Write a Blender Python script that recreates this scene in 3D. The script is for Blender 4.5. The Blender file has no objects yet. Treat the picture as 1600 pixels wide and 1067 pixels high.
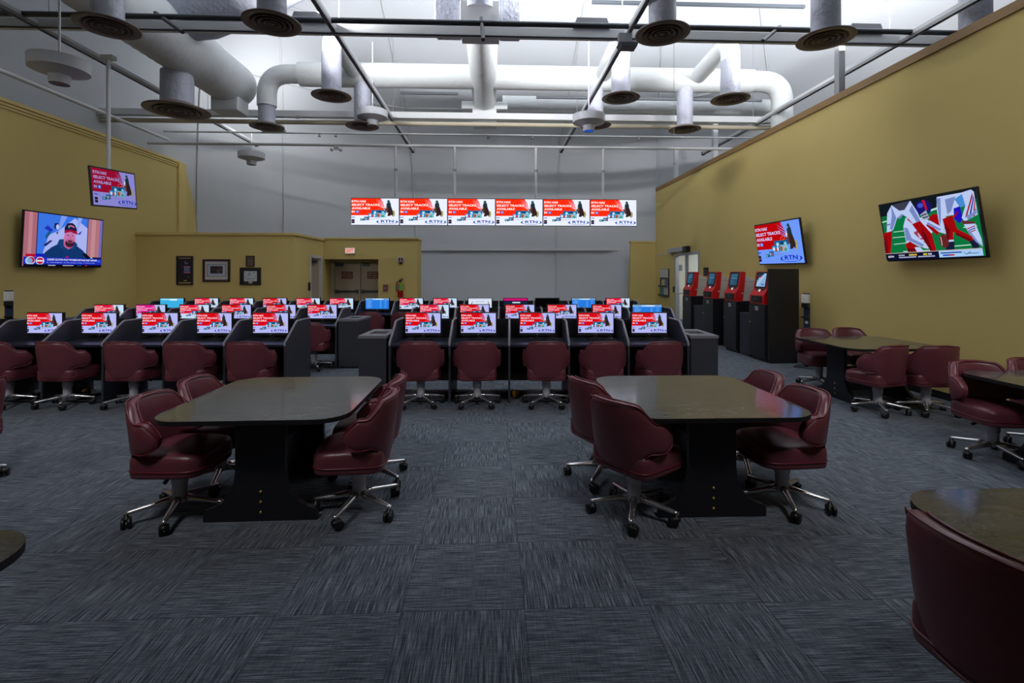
import bpy, bmesh, math, random
from mathutils import Vector, Matrix
random.seed(7)
PI = math.pi
SC = bpy.context.scene
COL = SC.collection

# ------------------------------------------------------------------ camera
H = 1.678; FPX = 766.0; V0 = 427.0; TH = math.atan(31 / 766)
cam_d = bpy.data.cameras.new('camera')
cam = bpy.data.objects.new('camera', cam_d); COL.objects.link(cam)
cam.location = (0, 0, H); cam.rotation_euler = (PI / 2, 0, -TH)
cam_d.sensor_width = 36; cam_d.lens = 36 * FPX / 1600
cam_d.shift_y = (V0 - 533.5) / 1600
cam_d.clip_start = 0.05; cam_d.clip_end = 200
SC.camera = cam
# ------------------------------------------------------------------ view, world
SC.view_settings.view_transform = 'Standard'
SC.view_settings.look = 'None'
SC.view_settings.gamma = 1.0
SC.view_settings.use_curve_mapping = False
SC.view_settings.exposure = 0.0
W = bpy.data.worlds.new('world'); SC.world = W; W.use_nodes = True
W.node_tree.nodes['Background'].inputs[0].default_value = (0.02, 0.022, 0.03, 1)
W.node_tree.nodes['Background'].inputs[1].default_value = 0.5
# uplight powers (the lamps themselves are built with their housings)
UP_NEAR = 520.0
UP_BACK = 60.0
SPOT = 330.0  # strength of the added fill spotlights
UP_TILT = 0.31
UP_COL = (1.0, 0.985, 1.0)

# ------------------------------------------------------------------ image -> place helpers (depth always given)
_s, _c = math.sin(TH), math.cos(TH)
def ray(u, v):
    a = (u - 800) / FPX
    return Vector((_s + _c * a, _c - _s * a, (V0 - v) / FPX))
def at_y(u, v, Y):
    d = ray(u, v); t = Y / d.y
    return Vector((d.x * t, Y, H + d.z * t))
def at_x(u, v, X):
    d = ray(u, v); t = X / d.x
    return Vector((X, d.y * t, H + d.z * t))
def at_z(u, v, Z):
    d = ray(u, v); t = (Z - H) / d.z
    return Vector((d.x * t, d.y * t, Z))

# ------------------------------------------------------------------ colours and materials
def lin(c):
    c = c / 255.0
    return c / 12.92 if c <= 0.04045 else ((c + 0.055) / 1.055) ** 2.4
def rgb(r, g, b): return (lin(r), lin(g), lin(b), 1)
def mat(name, col, rough=0.6, metal=0.0, spec=0.5, bump=None, noise=None, coat=0.0):
    """bump=(scale, strength); noise=(scale, amount) varies the colour a little"""
    m = bpy.data.materials.new(name); m.use_nodes = True
    nt = m.node_tree; b = nt.nodes['Principled BSDF']
    b.inputs['Base Color'].default_value = col
    b.inputs['Roughness'].default_value = rough
    b.inputs['Metallic'].default_value = metal
    b.inputs['Specular IOR Level'].default_value = spec
    if coat: b.inputs['Coat Weight'].default_value = coat
    tc = nt.nodes.new('ShaderNodeTexCoord')
    if noise:
        n = nt.nodes.new('ShaderNodeTexNoise'); n.inputs['Scale'].default_value = noise[0]; n.inputs['Detail'].default_value = 6
        nt.links.new(tc.outputs['Object'], n.inputs['Vector'])
        mx = nt.nodes.new('ShaderNodeMix'); mx.data_type = 'RGBA'
        mx.inputs[6].default_value = tuple(x * (1 - noise[1]) for x in col[:3]) + (1,)
        mx.inputs[7].default_value = tuple(min(1, x * (1 + noise[1])) for x in col[:3]) + (1,)
        nt.links.new(n.outputs['Fac'], mx.inputs[0]); nt.links.new(mx.outputs[2], b.inputs['Base Color'])
    if bump:
        n = nt.nodes.new('ShaderNodeTexNoise'); n.inputs['Scale'].default_value = bump[0]; n.inputs['Detail'].default_value = 4
        nt.links.new(tc.outputs['Object'], n.inputs['Vector'])
        bp = nt.nodes.new('ShaderNodeBump'); bp.inputs['Strength'].default_value = bump[1]; bp.inputs['Distance'].default_value = 0.02
        nt.links.new(n.outputs['Fac'], bp.inputs['Height']); nt.links.new(bp.outputs[0], b.inputs['Normal'])
    return m
_em = {}
def em(r, g, b, s=1.0):
    k = (r, g, b, s)
    if k not in _em:
        m = bpy.data.materials.new('screen_glow'); m.use_nodes = True
        nt = m.node_tree; nt.nodes.clear()
        e = nt.nodes.new('ShaderNodeEmission'); o = nt.nodes.new('ShaderNodeOutputMaterial')
        e.inputs[0].default_value = rgb(r, g, b); e.inputs[1].default_value = s
        nt.links.new(e.outputs[0], o.inputs[0]); _em[k] = m
    return _em[k]
_fl = {}
def flat(r, g, b):
    k = (r, g, b)
    if k not in _fl: _fl[k] = mat('print_colour', rgb(r, g, b), 0.5)
    return _fl[k]

M = {}
M['wall'] = mat('olive_wall_paint', rgb(212, 191, 122), 0.85, spec=0.25, bump=(60, 0.05))
M['wall_trim'] = mat('gold_trim_paint', rgb(218, 194, 120), 0.55)
M['wood_cap'] = mat('brown_cap_board', rgb(150, 118, 74), 0.6)
M['fabric'] = mat('white_membrane', rgb(203, 208, 214), 0.75, spec=0.3, bump=(1.3, 0.25))
M['steel_white'] = mat('white_painted_steel', rgb(205, 208, 210), 0.5)
M['steel_grey'] = mat('galvanised_steel', rgb(150, 152, 155), 0.45, 0.4)
M['steel_dark'] = mat('dark_conduit', rgb(66, 72, 78), 0.4, 0.3)
M['pipe_beige'] = mat('beige_pipe_paint', rgb(196, 188, 165), 0.5)
M['duct'] = mat('white_duct_jacket', rgb(202, 207, 208), 0.55, spec=0.4, bump=(7, 0.5))
M['duct_neck'] = mat('foil_flex_neck', rgb(172, 176, 190), 0.5, 0.1, bump=(16, 0.9))
M['grille'] = mat('dark_diffuser_grille', rgb(112, 100, 92), 0.5, noise=(8, 0.15))
M['speaker'] = mat('speaker_white', rgb(196, 199, 206), 0.5)
M['leather'] = mat('burgundy_leather', rgb(100, 49, 60), 0.36, spec=0.5, bump=(120, 0.06), noise=(6, 0.06))
M['piping'] = mat('red_piping', rgb(98, 26, 42), 0.35)
M['alu'] = mat('satin_aluminium', rgb(176, 178, 190), 0.42, 0.25)
M['chrome'] = mat('polished_leg_metal', rgb(205, 205, 210), 0.22, 0.9)
M['black_plastic'] = mat('black_plastic', rgb(22, 22, 26), 0.4)
M['laminate'] = mat('black_laminate', rgb(26, 26, 33), 0.35, noise=(90, 0.25))
M['laminate_grey'] = mat('charcoal_laminate', rgb(46, 48, 59), 0.5, noise=(60, 0.08))
M['edge'] = mat('grey_edge_band', rgb(120, 124, 134), 0.35)
M['desk'] = mat('desk_laminate', rgb(34, 38, 52), 0.3)
M['lid'] = mat('grey_bin_lid', rgb(112, 114, 126), 0.45)
M['white'] = mat('white_plastic', rgb(206, 206, 206), 0.45)
M['door'] = mat('beige_door_paint', rgb(176, 164, 146), 0.5)
M['frame_dark'] = mat('dark_wood_frame', rgb(48, 26, 26), 0.4)
M['red'] = mat('red_terminal_shell', rgb(205, 22, 24), 0.35)
M['case_grey'] = mat('grey_terminal_case', rgb(196, 194, 184), 0.5)
M['brass'] = mat('brass_bolt', rgb(190, 160, 90), 0.3, 0.8)
M['yellow'] = mat('yellow_cap', rgb(190, 140, 30), 0.5)
M['glass_dark'] = mat('black_glass', rgb(10, 10, 12), 0.1)
M['void'] = mat('dark_opening', rgb(8, 8, 10), 0.9)
M['navy'] = mat('navy_stand', rgb(30, 44, 74), 0.4)

def stone():
    m = mat('dark_stone_laminate', rgb(62, 62, 62), 0.1, spec=0.42)
    nt = m.node_tree; b = nt.nodes['Principled BSDF']
    tc = nt.nodes.new('ShaderNodeTexCoord')
    mp = nt.nodes.new('ShaderNodeMapping'); mp.inputs['Scale'].default_value = (1.0, 2.2, 1); mp.inputs['Rotation'].default_value = (0, 0, 0.3)
    n = nt.nodes.new('ShaderNodeTexNoise'); n.inputs['Scale'].default_value = 5; n.inputs['Detail'].default_value = 8; n.inputs['Distortion'].default_value = 1.2
    r = nt.nodes.new('ShaderNodeValToRGB')
    r.color_ramp.elements[0].position = 0.36; r.color_ramp.elements[0].color = rgb(62, 62, 61)
    r.color_ramp.elements[1].position = 0.72; r.color_ramp.elements[1].color = rgb(88, 87, 84)
    v = nt.nodes.new('ShaderNodeTexNoise'); v.inputs['Scale'].default_value = 3.2; v.inputs['Detail'].default_value = 5; v.inputs['Distortion'].default_value = 2.5
    w = nt.nodes.new('ShaderNodeValToRGB')
    e = w.color_ramp.elements; e[0].position = 0.485; e[0].color = (0, 0, 0, 1); e[1].position = 0.515; e[1].color = (0, 0, 0, 1)
    k = w.color_ramp.elements.new(0.5); k.color = (1, 1, 1, 1)
    mul = nt.nodes.new('ShaderNodeMath'); mul.operation = 'MULTIPLY'; mul.inputs[1].default_value = 0.26
    mx = nt.nodes.new('ShaderNodeMix'); mx.data_type = 'RGBA'; mx.inputs[7].default_value = rgb(140, 138, 130)
    L = nt.links.new
    L(tc.outputs['Object'], mp.inputs[0]); L(mp.outputs[0], n.inputs['Vector']); L(mp.outputs[0], v.inputs['Vector'])
    L(n.outputs['Fac'], r.inputs[0]); L(v.outputs['Fac'], w.inputs[0]); L(w.outputs[0], mul.inputs[0])
    L(mul.outputs[0], mx.inputs[0]); L(r.outputs[0], mx.inputs[6]); L(mx.outputs[2], b.inputs['Base Color'])
    return m
M['stone'] = stone()

def carpet():
    m = bpy.data.materials.new('carpet_tiles'); m.use_nodes = True
    nt = m.node_tree; L = nt.links.new; N = nt.nodes.new
    b = nt.nodes['Principled BSDF']; b.inputs['Roughness'].default_value = 0.95; b.inputs['Specular IOR Level'].default_value = 0.1
    tc = N('ShaderNodeTexCoord')
    mp = N('ShaderNodeMapping'); mp.inputs['Location'].default_value = (-0.158, -0.004, 0)   # tile seams at x = 0.158 + 0.61 k, y = 2.444 + 0.61 k
    L(tc.outputs['Object'], mp.inputs[0])
    ck = N('ShaderNodeTexChecker'); ck.inputs['Scale'].default_value = 1 / 0.61
    ad = N('ShaderNodeVectorMath'); ad.inputs[1].default_value = (0, 0, 0.3); L(mp.outputs[0], ad.inputs[0]); L(ad.outputs[0], ck.inputs['Vector'])
    def streak(sx, sy, seed):
        q = N('ShaderNodeMapping'); q.inputs['Scale'].default_value = (sx, sy, 1); q.inputs['Location'].default_value = (seed, seed * 2, 0)
        L(mp.outputs[0], q.inputs[0])
        n = N('ShaderNodeTexNoise'); n.inputs['Scale'].default_value = 1; n.inputs['Detail'].default_value = 3; n.inputs['Roughness'].default_value = 0.7
        L(q.outputs[0], n.inputs['Vector']); return n.outputs['Fac']
    a = streak(190, 5, 3.1); a2 = streak(9, 150, 1.7)
    bb = streak(5, 190, 5.3); b2 = streak(150, 9, 9.7)
    def comb(p, q):
        mm = N('ShaderNodeMath'); mm.operation = 'MULTIPLY'; mm.inputs[1].default_value = 0.22; L(q, mm.inputs[0])
        s = N('ShaderNodeMath'); s.operation = 'MULTIPLY_ADD'; s.inputs[1].default_value = 0.98; L(p, s.inputs[0]); L(mm.outputs[0], s.inputs[2]); return s.outputs[0]
    va, vb = comb(a, a2), comb(bb, b2)
    mx = N('ShaderNodeMix'); mx.data_type = 'FLOAT'; L(ck.outputs['Fac'], mx.inputs[0]); L(va, mx.inputs[2]); L(vb, mx.inputs[3])
    r = N('ShaderNodeValToRGB'); e = r.color_ramp.elements
    e[0].position = 0.46; e[0].color = rgb(47, 53, 62); e[1].position = 0.78; e[1].color = rgb(138, 146, 155)
    k = e.new(0.60); k.color = rgb(85, 92, 102)
    L(mx.outputs[0], r.inputs[0])
    # thin seams
    sx = N('ShaderNodeSeparateXYZ'); L(mp.outputs[0], sx.inputs[0])
    def seam(o):
        d = N('ShaderNodeMath'); d.operation = 'DIVIDE'; d.inputs[1].default_value = 0.61; L(o, d.inputs[0])
        f = N('ShaderNodeMath'); f.operation = 'FRACT'; L(d.outputs[0], f.inputs[0])
        c = N('ShaderNodeMath'); c.operation = 'LESS_THAN'; c.inputs[1].default_value = 0.012; L(f.outputs[0], c.inputs[0]); return c.outputs[0]
    mxm = N('ShaderNodeMath'); mxm.operation = 'MAXIMUM'; L(seam(sx.outputs[0]), mxm.inputs[0]); L(seam(sx.outputs[1]), mxm.inputs[1])
    mm = N('ShaderNodeMath'); mm.operation = 'MULTIPLY'; mm.inputs[1].default_value = 0.35; L(mxm.outputs[0], mm.inputs[0])
    cm = N('ShaderNodeMix'); cm.data_type = 'RGBA'; cm.inputs[7].default_value = rgb(30, 33, 40)
    L(mm.outputs[0], cm.inputs[0]); L(r.outputs[0], cm.inputs[6]); L(cm.outputs[2], b.inputs['Base Color'])
    bp = N('ShaderNodeBump'); bp.inputs['Strength'].default_value = 0.4; bp.inputs['Distance'].default_value = 0.004
    L(mx.outputs[0], bp.inputs['Height']); L(bp.outputs[0], b.inputs['Normal'])
    return m
M['carpet'] = carpet()

# ------------------------------------------------------------------ mesh helpers
class MB:
    """collects shapes, then build() links them as ONE mesh object"""
    def __init__(s): s.v = []; s.f = []; s.m = []; s.sm = []
    def add(s, vs, fs, mi=0, smooth=False):
        o = len(s.v); s.v += [tuple(v) for v in vs]
        for f in fs: s.f.append([o + i for i in f]); s.m.append(mi); s.sm.append(smooth)
        return s
    def box(s, x0, x1, y0, y1, z0, z1, mi=0, bev=0.0, M4=None):
        if bev <= 0:
            vs = [(x0, y0, z0), (x1, y0, z0), (x1, y1, z0), (x0, y1, z0), (x0, y0, z1), (x1, y0, z1), (x1, y1, z1), (x0, y1, z1)]
            fs = [(3, 2, 1, 0), (4, 5, 6, 7), (0, 1, 5, 4), (1, 2, 6, 5), (2, 3, 7, 6), (3, 0, 4, 7)]
            if M4: vs = [M4 @ Vector(v) for v in vs]
            return s.add(vs, fs, mi)
        bm = bmesh.new(); bmesh.ops.create_cube(bm, size=1)
        for v in bm.verts:
            v.co = Vector(((x0 + x1) / 2 + v.co.x * (x1 - x0), (y0 + y1) / 2 + v.co.y * (y1 - y0), (z0 + z1) / 2 + v.co.z * (z1 - z0)))
        bmesh.ops.bevel(bm, geom=bm.edges[:], offset=bev, segments=2, profile=0.5, affect='EDGES')
        bm.verts.index_update()
        vs = [v.co.copy() for v in bm.verts]
        if M4: vs = [M4 @ v for v in vs]
        s.add(vs, [[v.index for v in f.verts] for f in bm.faces], mi); bm.free(); return s
    def prism(s, pts, y0, y1, mi=0, axis='Y', edge_mi=None):
        """pts: outline (a,b); axis Y: (x,z) extruded along y; X: (y,z) along x; Z: (x,y) along z"""
        n = len(pts)
        def q(p, t):
            return (p[0], t, p[1]) if axis == 'Y' else (t, p[0], p[1]) if axis == 'X' else (p[0], p[1], t)
        vs = [q(p, y0) for p in pts] + [q(p, y1) for p in pts]
        s.add(vs, [list(range(n)), list(range(2 * n - 1, n - 1, -1))], mi)
        s.add(vs, [[i, (i + 1) % n, n + (i + 1) % n, n + i] for i in range(n)], mi if edge_mi is None else edge_mi)
        return s
    def lathe(s, prof, n=24, mi=0, smooth=True, c=(0, 0, 0), cap=False):
        vs = []; fs = []
        for r, z in prof:
            for k in range(n):
                a = 2 * PI * k / n; vs.append((c[0] + r * math.cos(a), c[1] + r * math.sin(a), c[2] + z))
        for i in range(len(prof) - 1):
            for k in range(n):
                k2 = (k + 1) % n; fs.append((i * n + k, i * n + k2, (i + 1) * n + k2, (i + 1) * n + k))
        s.add(vs, fs, mi, smooth)
        if cap:
            m = len(prof) - 1
            s.add(vs[:n], [list(range(n - 1, -1, -1))], mi); s.add(vs[m * n:], [list(range(n))], mi)
        return s
    def tube(s, pts, r, n=10, mi=0, cap=True, closed=False):
        P = [Vector(p) for p in pts]; m = len(P)
        rr = r if isinstance(r, (list, tuple)) else [r] * m
        T = []
        for i in range(m):
            if closed: t = P[(i + 1) % m] - P[i - 1]
            else: t = P[min(i + 1, m - 1)] - P[max(i - 1, 0)]
            T.append(t.normalized())
        u = T[0].orthogonal().normalized(); vs = []
        for i in range(m):
            u = (u - T[i] * u.dot(T[i])); u = u.normalized() if u.length > 1e-6 else T[i].orthogonal().normalized()
            w = T[i].cross(u)
            for k in range(n):
                a = 2 * PI * k / n; vs.append(P[i] + (u * math.cos(a) + w * math.sin(a)) * rr[i])
        fs = []
        for i in range(m if closed else m - 1):
            j = (i + 1) % m
            for k in range(n):
                k2 = (k + 1) % n; fs.append((i * n + k, i * n + k2, j * n + k2, j * n + k))
        s.add(vs, fs, mi, True)
        if cap and not closed: s.add(vs[:n], [list(range(n - 1, -1, -1))], mi); s.add(vs[-n:], [list(range(n))], mi)
        return s
    def mesh(s, name, mats):
        me = bpy.data.meshes.new(name); me.from_pydata(s.v, [], s.f)
        for m in (mats if isinstance(mats, (list, tuple)) else [mats]): me.materials.append(m)
        me.polygons.foreach_set('material_index', s.m); me.polygons.foreach_set('use_smooth', s.sm)
        me.update(); return me
    def build(s, name, mats, parent=None, loc=None, rot=None, fix=True):
        me = s.mesh(name, mats)
        if fix:
            bm = bmesh.new(); bm.from_mesh(me); bmesh.ops.recalc_face_normals(bm, faces=bm.faces[:]); bm.to_mesh(me); bm.free()
        return link(name, me, parent, loc, rot)
def link(name, me, parent=None, loc=None, rot=None):
    o = bpy.data.objects.new(name, me); COL.objects.link(o)
    if parent: o.parent = parent
    if loc is not None: o.location = loc
    if rot is not None: o.rotation_euler = rot
    return o
def tag(o, label=None, cat=None, group=None, kind=None):
    if label: o['label'] = label
    if cat: o['category'] = cat
    if group: o['group'] = group
    if kind: o['kind'] = kind
    return o
def thing(name, label, cat, loc=(0, 0, 0), rotz=0.0, group=None):
    o = bpy.data.objects.new(name, None); COL.objects.link(o); o.empty_display_size = 0.1
    o.location = loc; o.rotation_euler = (0, 0, rotz)
    return tag(o, label, cat, group)
def struct(o): o['kind'] = 'structure'; return o
def dup(root, loc, rotz, label, group=None, rot=None):
    def cp(o, p):
        c = o.copy(); COL.objects.link(c)
        if p: c.parent = p
        for ch in KIDS.get(o.name, []): cp(ch, c)
        return c
    KIDS = {}
    for o in COL.objects:
        if o.parent: KIDS.setdefault(o.parent.name, []).append(o)
    r = cp(root, None); r.location = loc; r.rotation_euler = rot if rot else (0, 0, rotz); r['label'] = label
    if group: r['group'] = group
    return r
def bx(name, x0, x1, y0, y1, z0, z1, m, parent=None, bev=0.0): return MB().box(x0, x1, y0, y1, z0, z1, 0, bev).build(name, m, parent)
def arc(cx, cy, r, a0, a1, n): return [(cx + r * math.cos(math.radians(a0 + (a1 - a0) * i / n)), cy + r * math.sin(math.radians(a0 + (a1 - a0) * i / n))) for i in range(n + 1)]
def rrect(x0, x1, y0, y1, r, n=6):
    return arc(x1 - r, y0 + r, r, -90, 0, n) + arc(x1 - r, y1 - r, r, 0, 90, n) + arc(x0 + r, y1 - r, r, 90, 180, n) + arc(x0 + r, y0 + r, r, 180, 270, n)

# ------------------------------------------------------------------ pictures made of flat pieces (screens, prints, signs)
_txt = {}
def text_mesh(sx):
    if sx not in _txt:
        cu = bpy.data.curves.new('lettering', 'FONT'); cu.body = sx; cu.size = 1; cu.offset = 0.028; cu.resolution_u = 2
        ob = bpy.data.objects.new('lettering', cu); COL.objects.link(ob)
        bpy.context.view_layer.update()
        dg = bpy.context.evaluated_depsgraph_get()
        me = bpy.data.meshes.new_from_object(ob.evaluated_get(dg))
        vs = [v.co.copy() for v in me.vertices]; fs = [list(p.vertices) for p in me.polygons]
        bpy.data.objects.remove(ob); bpy.data.curves.remove(cu); bpy.data.meshes.remove(me)
        xs = [v.x for v in vs]; ys = [v.y for v in vs]
        _txt[sx] = (vs, fs, min(xs), max(xs), min(ys), max(ys))
    return _txt[sx]
class Art:
    """a flat picture w x h in its own XZ plane, facing -Y, centred on its origin; coordinates 0..1"""
    def __init__(s, w, h, glow=True, gain=1.0, eps=0.0004):
        s.w, s.h, s.g, s.gain, s.eps = w, h, glow, gain, eps; s.mb = MB(); s.ms = []; s.k = 0
    def mi(s, c):
        m = em(*c, s.gain) if s.g else flat(*c)
        if m not in s.ms: s.ms.append(m)
        return s.ms.index(m)
    def put(s, pts, faces, c):
        y = -s.k * s.eps; s.k += 1
        s.mb.add([((u - .5) * s.w, y, (v - .5) * s.h) for u, v in pts], faces, s.mi(c)); return s
    def poly(s, pts, c): return s.put(pts, [list(range(len(pts)))], c)
    def rect(s, u0, v0, u1, v1, c): return s.poly([(u0, v0), (u1, v0), (u1, v1), (u0, v1)], c)
    def ell(s, cu, cv, ru, rv, c, n=18): return s.poly([(cu + ru * math.cos(2 * PI * i / n), cv + rv * math.sin(2 * PI * i / n)) for i in range(n)], c)
    def line(s, p, w, c):
        """a stroke of width w (in heights) through points"""
        a = s.w / s.h; f = []; v = []
        for i, (u, q) in enumerate(p):
            i0, i1 = max(i - 1, 0), min(i + 1, len(p) - 1)
            dx, dy = (p[i1][0] - p[i0][0]) * a, p[i1][1] - p[i0][1]; l = math.hypot(dx, dy) or 1
            nx, ny = -dy / l * w / 2 / a, dx / l * w / 2
            v += [(u + nx, q + ny), (u - nx, q - ny)]
        f = [(2 * i, 2 * i + 1, 2 * i + 3, 2 * i + 2) for i in range(len(p) - 1)]
        return s.put(v, f, c)
    def text(s, t, u0, u1, v0, v1, c):
        vs, fs, a, b, d, e = text_mesh(t)
        return s.put([(u0 + (v.x - a) / (b - a) * (u1 - u0), v0 + (v.y - d) / (e - d) * (v1 - v0)) for v in vs], fs, c)
    def build(s, name, parent=None, loc=None, rot=None): return s.mb.build(name, s.ms, parent, loc, rot, fix=False)

PAL = {
 'desk': dict(w=(186, 190, 250), r=(222, 8, 22), t=(250, 225, 240), b=(24, 48, 150), gain=0.95),
 'pale': dict(w=(205, 225, 250), r=(232, 20, 60), t=(255, 240, 248), b=(24, 60, 160), gain=0.95),
 'pink': dict(w=(190, 205, 250), r=(232, 20, 140), t=(255, 225, 248), b=(30, 60, 170), gain=0.9),
 'hang': dict(w=(232, 238, 255), r=(252, 44, 14), t=(255, 246, 240), b=(16, 66, 165), gain=1.05),
 'wall': dict(w=(112, 156, 255), r=(190, 4, 10), t=(215, 205, 255), b=(8, 36, 190), gain=0.95),
 'dim': dict(w=(150, 146, 226), r=(160, 14, 52), t=(176, 166, 232), b=(24, 60, 190), gain=0.8),
}
def race_ad(w, h, pal):
    p = PAL[pal]; a = Art(w, h, True, p['gain']); Wt, R, T, B = p['w'], p['r'], p['t'], p['b']
    a.rect(0, 0, 1, 1, Wt)
    a.poly([(0, .36), (.44, .365), (.58, .42), (.70, .58), (.69, .74), (.66, .88), (.62, 1), (0, 1)], R)
    for (x0, y0, x1, y1) in ((.70, .79, .52, .965), (.69, .74, .52, .895), (.68, .69, .55, .80), (.68, .65, .57, .725), (.70, .84, .58, .99)):
        a.poly([(x0, y0), (x1, y1), (x0 + .01, y0 - .035)], Wt)
    for (x0, y0) in ((.52, .52), (.57, .60), (.61, .55)): a.poly([(x0, y0), (x0 + .07, y0 + .05), (x0 + .07, y0 + .065), (x0, y0 + .025)], (230, 90, 50))
    # collage of small race pictures
    for (u0, v0, u1, v1, c) in ((.42, .42, .73, .56, (16, 96, 150)), (.36, .29, .54, .44, (40, 130, 190)), (.54, .28, .72, .45, (120, 190, 215)),
                                (.19, .16, .28, .24, (30, 110, 140)), (.275, .18, .38, .31, (26, 100, 150))):
        a.rect(u0, v0, u1, v1, c)
    for (u, v, ru, rv, c) in ((.40, .36, .025, .05, (220, 235, 245)), (.45, .34, .02, .05, (180, 60, 50)), (.49, .36, .02, .06, (210, 225, 240)), (.57, .36, .028, .07, (160, 84, 44)),
                              (.63, .38, .022, .06, (205, 150, 160)), (.66, .33, .03, .04, (60, 150, 120)), (.50, .47, .03, .05, (190, 225, 240)), (.60, .49, .03, .04, (20, 60, 90)), (.67, .48, .03, .04, (140, 205, 225)),
                              (.31, .24, .02, .04, (150, 170, 190)), (.35, .23, .015, .03, (170, 90, 60)), (.22, .2, .015, .025, (150, 190, 200))): a.ell(u, v, ru, rv, c, 10)
    # horse and rider
    a.ell(.885, .43, .035, .12, (168, 158, 96))
    a.poly([(.70, .60), (.74, .74), (.78, .82), (.83, .74), (.86, .60), (.885, .45), (.87, .34), (.84, .38), (.82, .34), (.76, .33), (.775, .45), (.74, .52)], (50, 34, 36))
    a.poly([(.72, .64), (.75, .72), (.775, .66), (.77, .48), (.745, .44)], (96, 58, 50))
    a.poly([(.74, .76), (.76, .86), (.80, .90), (.83, .82), (.84, .70), (.79, .66)], (30, 52, 62))
    a.ell(.785, .885, .028, .055, (22, 70, 82)); a.ell(.765, .855, .012, .02, (190, 140, 120))
    a.poly([(.70, .68), (.74, .78), (.745, .70), (.73, .60)], (225, 215, 230))
    a.text('RTN HAS', .015, .31, .845, .925, T); a.text('SELECT TRACKS', .015, .60, .715, .795, T)
    a.text('AVAILABLE', .015, .40, .585, .665, T); a.text('IN', .015, .075, .455, .535, T)
    a.rect(.10, .45, .165, .54, (40, 110, 220)); a.ell(.132, .495, .02, .032, (150, 190, 250), 10)
    a.rect(.01, .275, .08, .30, B); a.rect(.01, .06, .075, .21, (26, 24, 44)); a.rect(.018, .125, .06, .145, (150, 120, 150))
    a.line([(.40, .215), (.52, .222), (.60, .235)], .012, (120, 130, 190))
    a.text('RTN', .625, .895, .085, .19, B)
    a.poly([(.60, .175), (.555, .155), (.53, .125), (.535, .095), (.57, .065), (.63, .045), (.585, .075), (.565, .105), (.57, .135), (.58, .155)], B)
    a.poly([(.915, .175), (.96, .155), (.985, .125), (.98, .095), (.945, .065), (.885, .045), (.93, .075), (.95, .105), (.945, .135), (.935, .155)], B)
    a.line([(.62, .05), (.70, .038), (.80, .038), (.89, .05)], .012, B)
    return a
def odds_list(w, h, c=(40, 130, 235)):
    a = Art(w, h, True, 0.9); a.rect(0, 0, 1, 1, c); a.rect(0, .86, 1, 1, (170, 215, 250)); a.rect(.03, .90, .30, .96, (40, 120, 190)); a.rect(.45, .90, .72, .97, (225, 240, 252)); a.rect(.78, .9, .97, .96, (50, 90, 190))
    for i in range(8):
        v = .76 - i * .09
        a.rect(.05, v, .05 + (.16 + .03 * (i * 7 % 4)), v + .025, (150, 205, 250)); a.rect(.62, v, .68, v + .025, (150, 205, 250)); a.rect(.82, v, .90, v + .025, (120, 185, 245))
    return a
def sky_list(w, h):
    a = Art(w, h, True, 0.95); a.rect(0, 0, 1, 1, (60, 180, 235)); a.rect(0, .82, 1, 1, (110, 205, 240)); a.text('....', .1, .5, .86, .9, (230, 250, 255)); a.rect(.05, .87, .5, .95, (165, 228, 245)); a.rect(.42, .80, .72, .95, (230, 250, 255)); a.rect(.75, .87, .96, .95, (90, 190, 235))
    return a
def white_page(w, h):
    a = Art(w, h, True, 0.95); a.rect(0, 0, 1, 1, (226, 232, 245)); a.rect(.02, .9, .98, .97, (190, 205, 235))
    a.line([(.1, .35), (.18, .7)], .05, (70, 80, 110)); a.line([(.84, .72), (.9, .35)], .05, (60, 90, 140)); a.rect(.3, .66, .7, .72, (170, 190, 225)); return a
def night_page(w, h):
    a = Art(w, h, True, 0.9); a.rect(0, 0, 1, 1, (18, 40, 66)); a.rect(0, .80, 1, 1, (220, 20, 120)); a.rect(.0, .72, 1, .80, (60, 16, 60)); a.rect(.36, .55, .7, .66, (225, 240, 245)); a.rect(.1, .3, .9, .34, (40, 110, 140)); return a

# ================================================================== THE SETTING
XR, XL, ZW = 6.0, -8.7, 4.76
struct(MB().box(-14, 14, -8, 21, -0.05, 0).build('floor', M['carpet']))

# membrane roof: lofted between a plan line and a ridge
PROF = [(0, 0), (0, 1.3), (0, 2.6), (.2, 3.7), (.5, 4.8), (.85, 5.6), (1.3, 6.2), (2.6, 7.2), (4.2, 8.05), (4.95, 8.5), (6.0, 9.0), (8.0, 9.7), (10.3, 10.25), (13, 10.5)]
PLAN = [(-11.6, 6.2), (-10.9, 10.8), (-8.75, 14.9), (-6.95, 16.7), (-5.0, 18.2), (-2.95, 19.2), (-0.2, 19.2), (2.5, 19.2), (4.4, 18.95), (6.2, 18.2), (9.4, 15.8), (11.6, 11.6), (12.4, 6.2)]
def roof_point(px, py, off, z):
    tx = min(max(px, -2.95), 2.5); ty = 6.2
    L = math.hypot(px - tx, py - ty); k = off / 13.0
    return (px + (tx - px) * k, py + (ty - py) * k, z)
def roof():
    mb = MB(); P = PLAN + [(x, 12.4 - y) for x, y in reversed(PLAN[1:-1])]
    n, m = len(P), len(PROF)
    vs = [roof_point(x, y, o, z) for x, y in P for o, z in PROF]
    fs = [(i * m + k, ((i + 1) % n) * m + k, ((i + 1) % n) * m + k + 1, i * m + k + 1) for i in range(n) for k in range(m - 1)]
    mb.add(vs, fs, 0, True)
    return mb.build('ceiling', M['fabric'])
struct(roof())
for i, (x, y) in enumerate(((-8.75, 14.9), (-6.95, 16.7), (-2.95, 19.2), (2.5, 19.2), (6.2, 18.2), (9.4, 15.8))):
    pts = [roof_point(x, y, o + .05 * 13 / 13, z) for o, z in PROF if z < 10]
    struct(MB().tube(pts, 0.028, 8).build('beam_rib', M['steel_white']))
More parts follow.
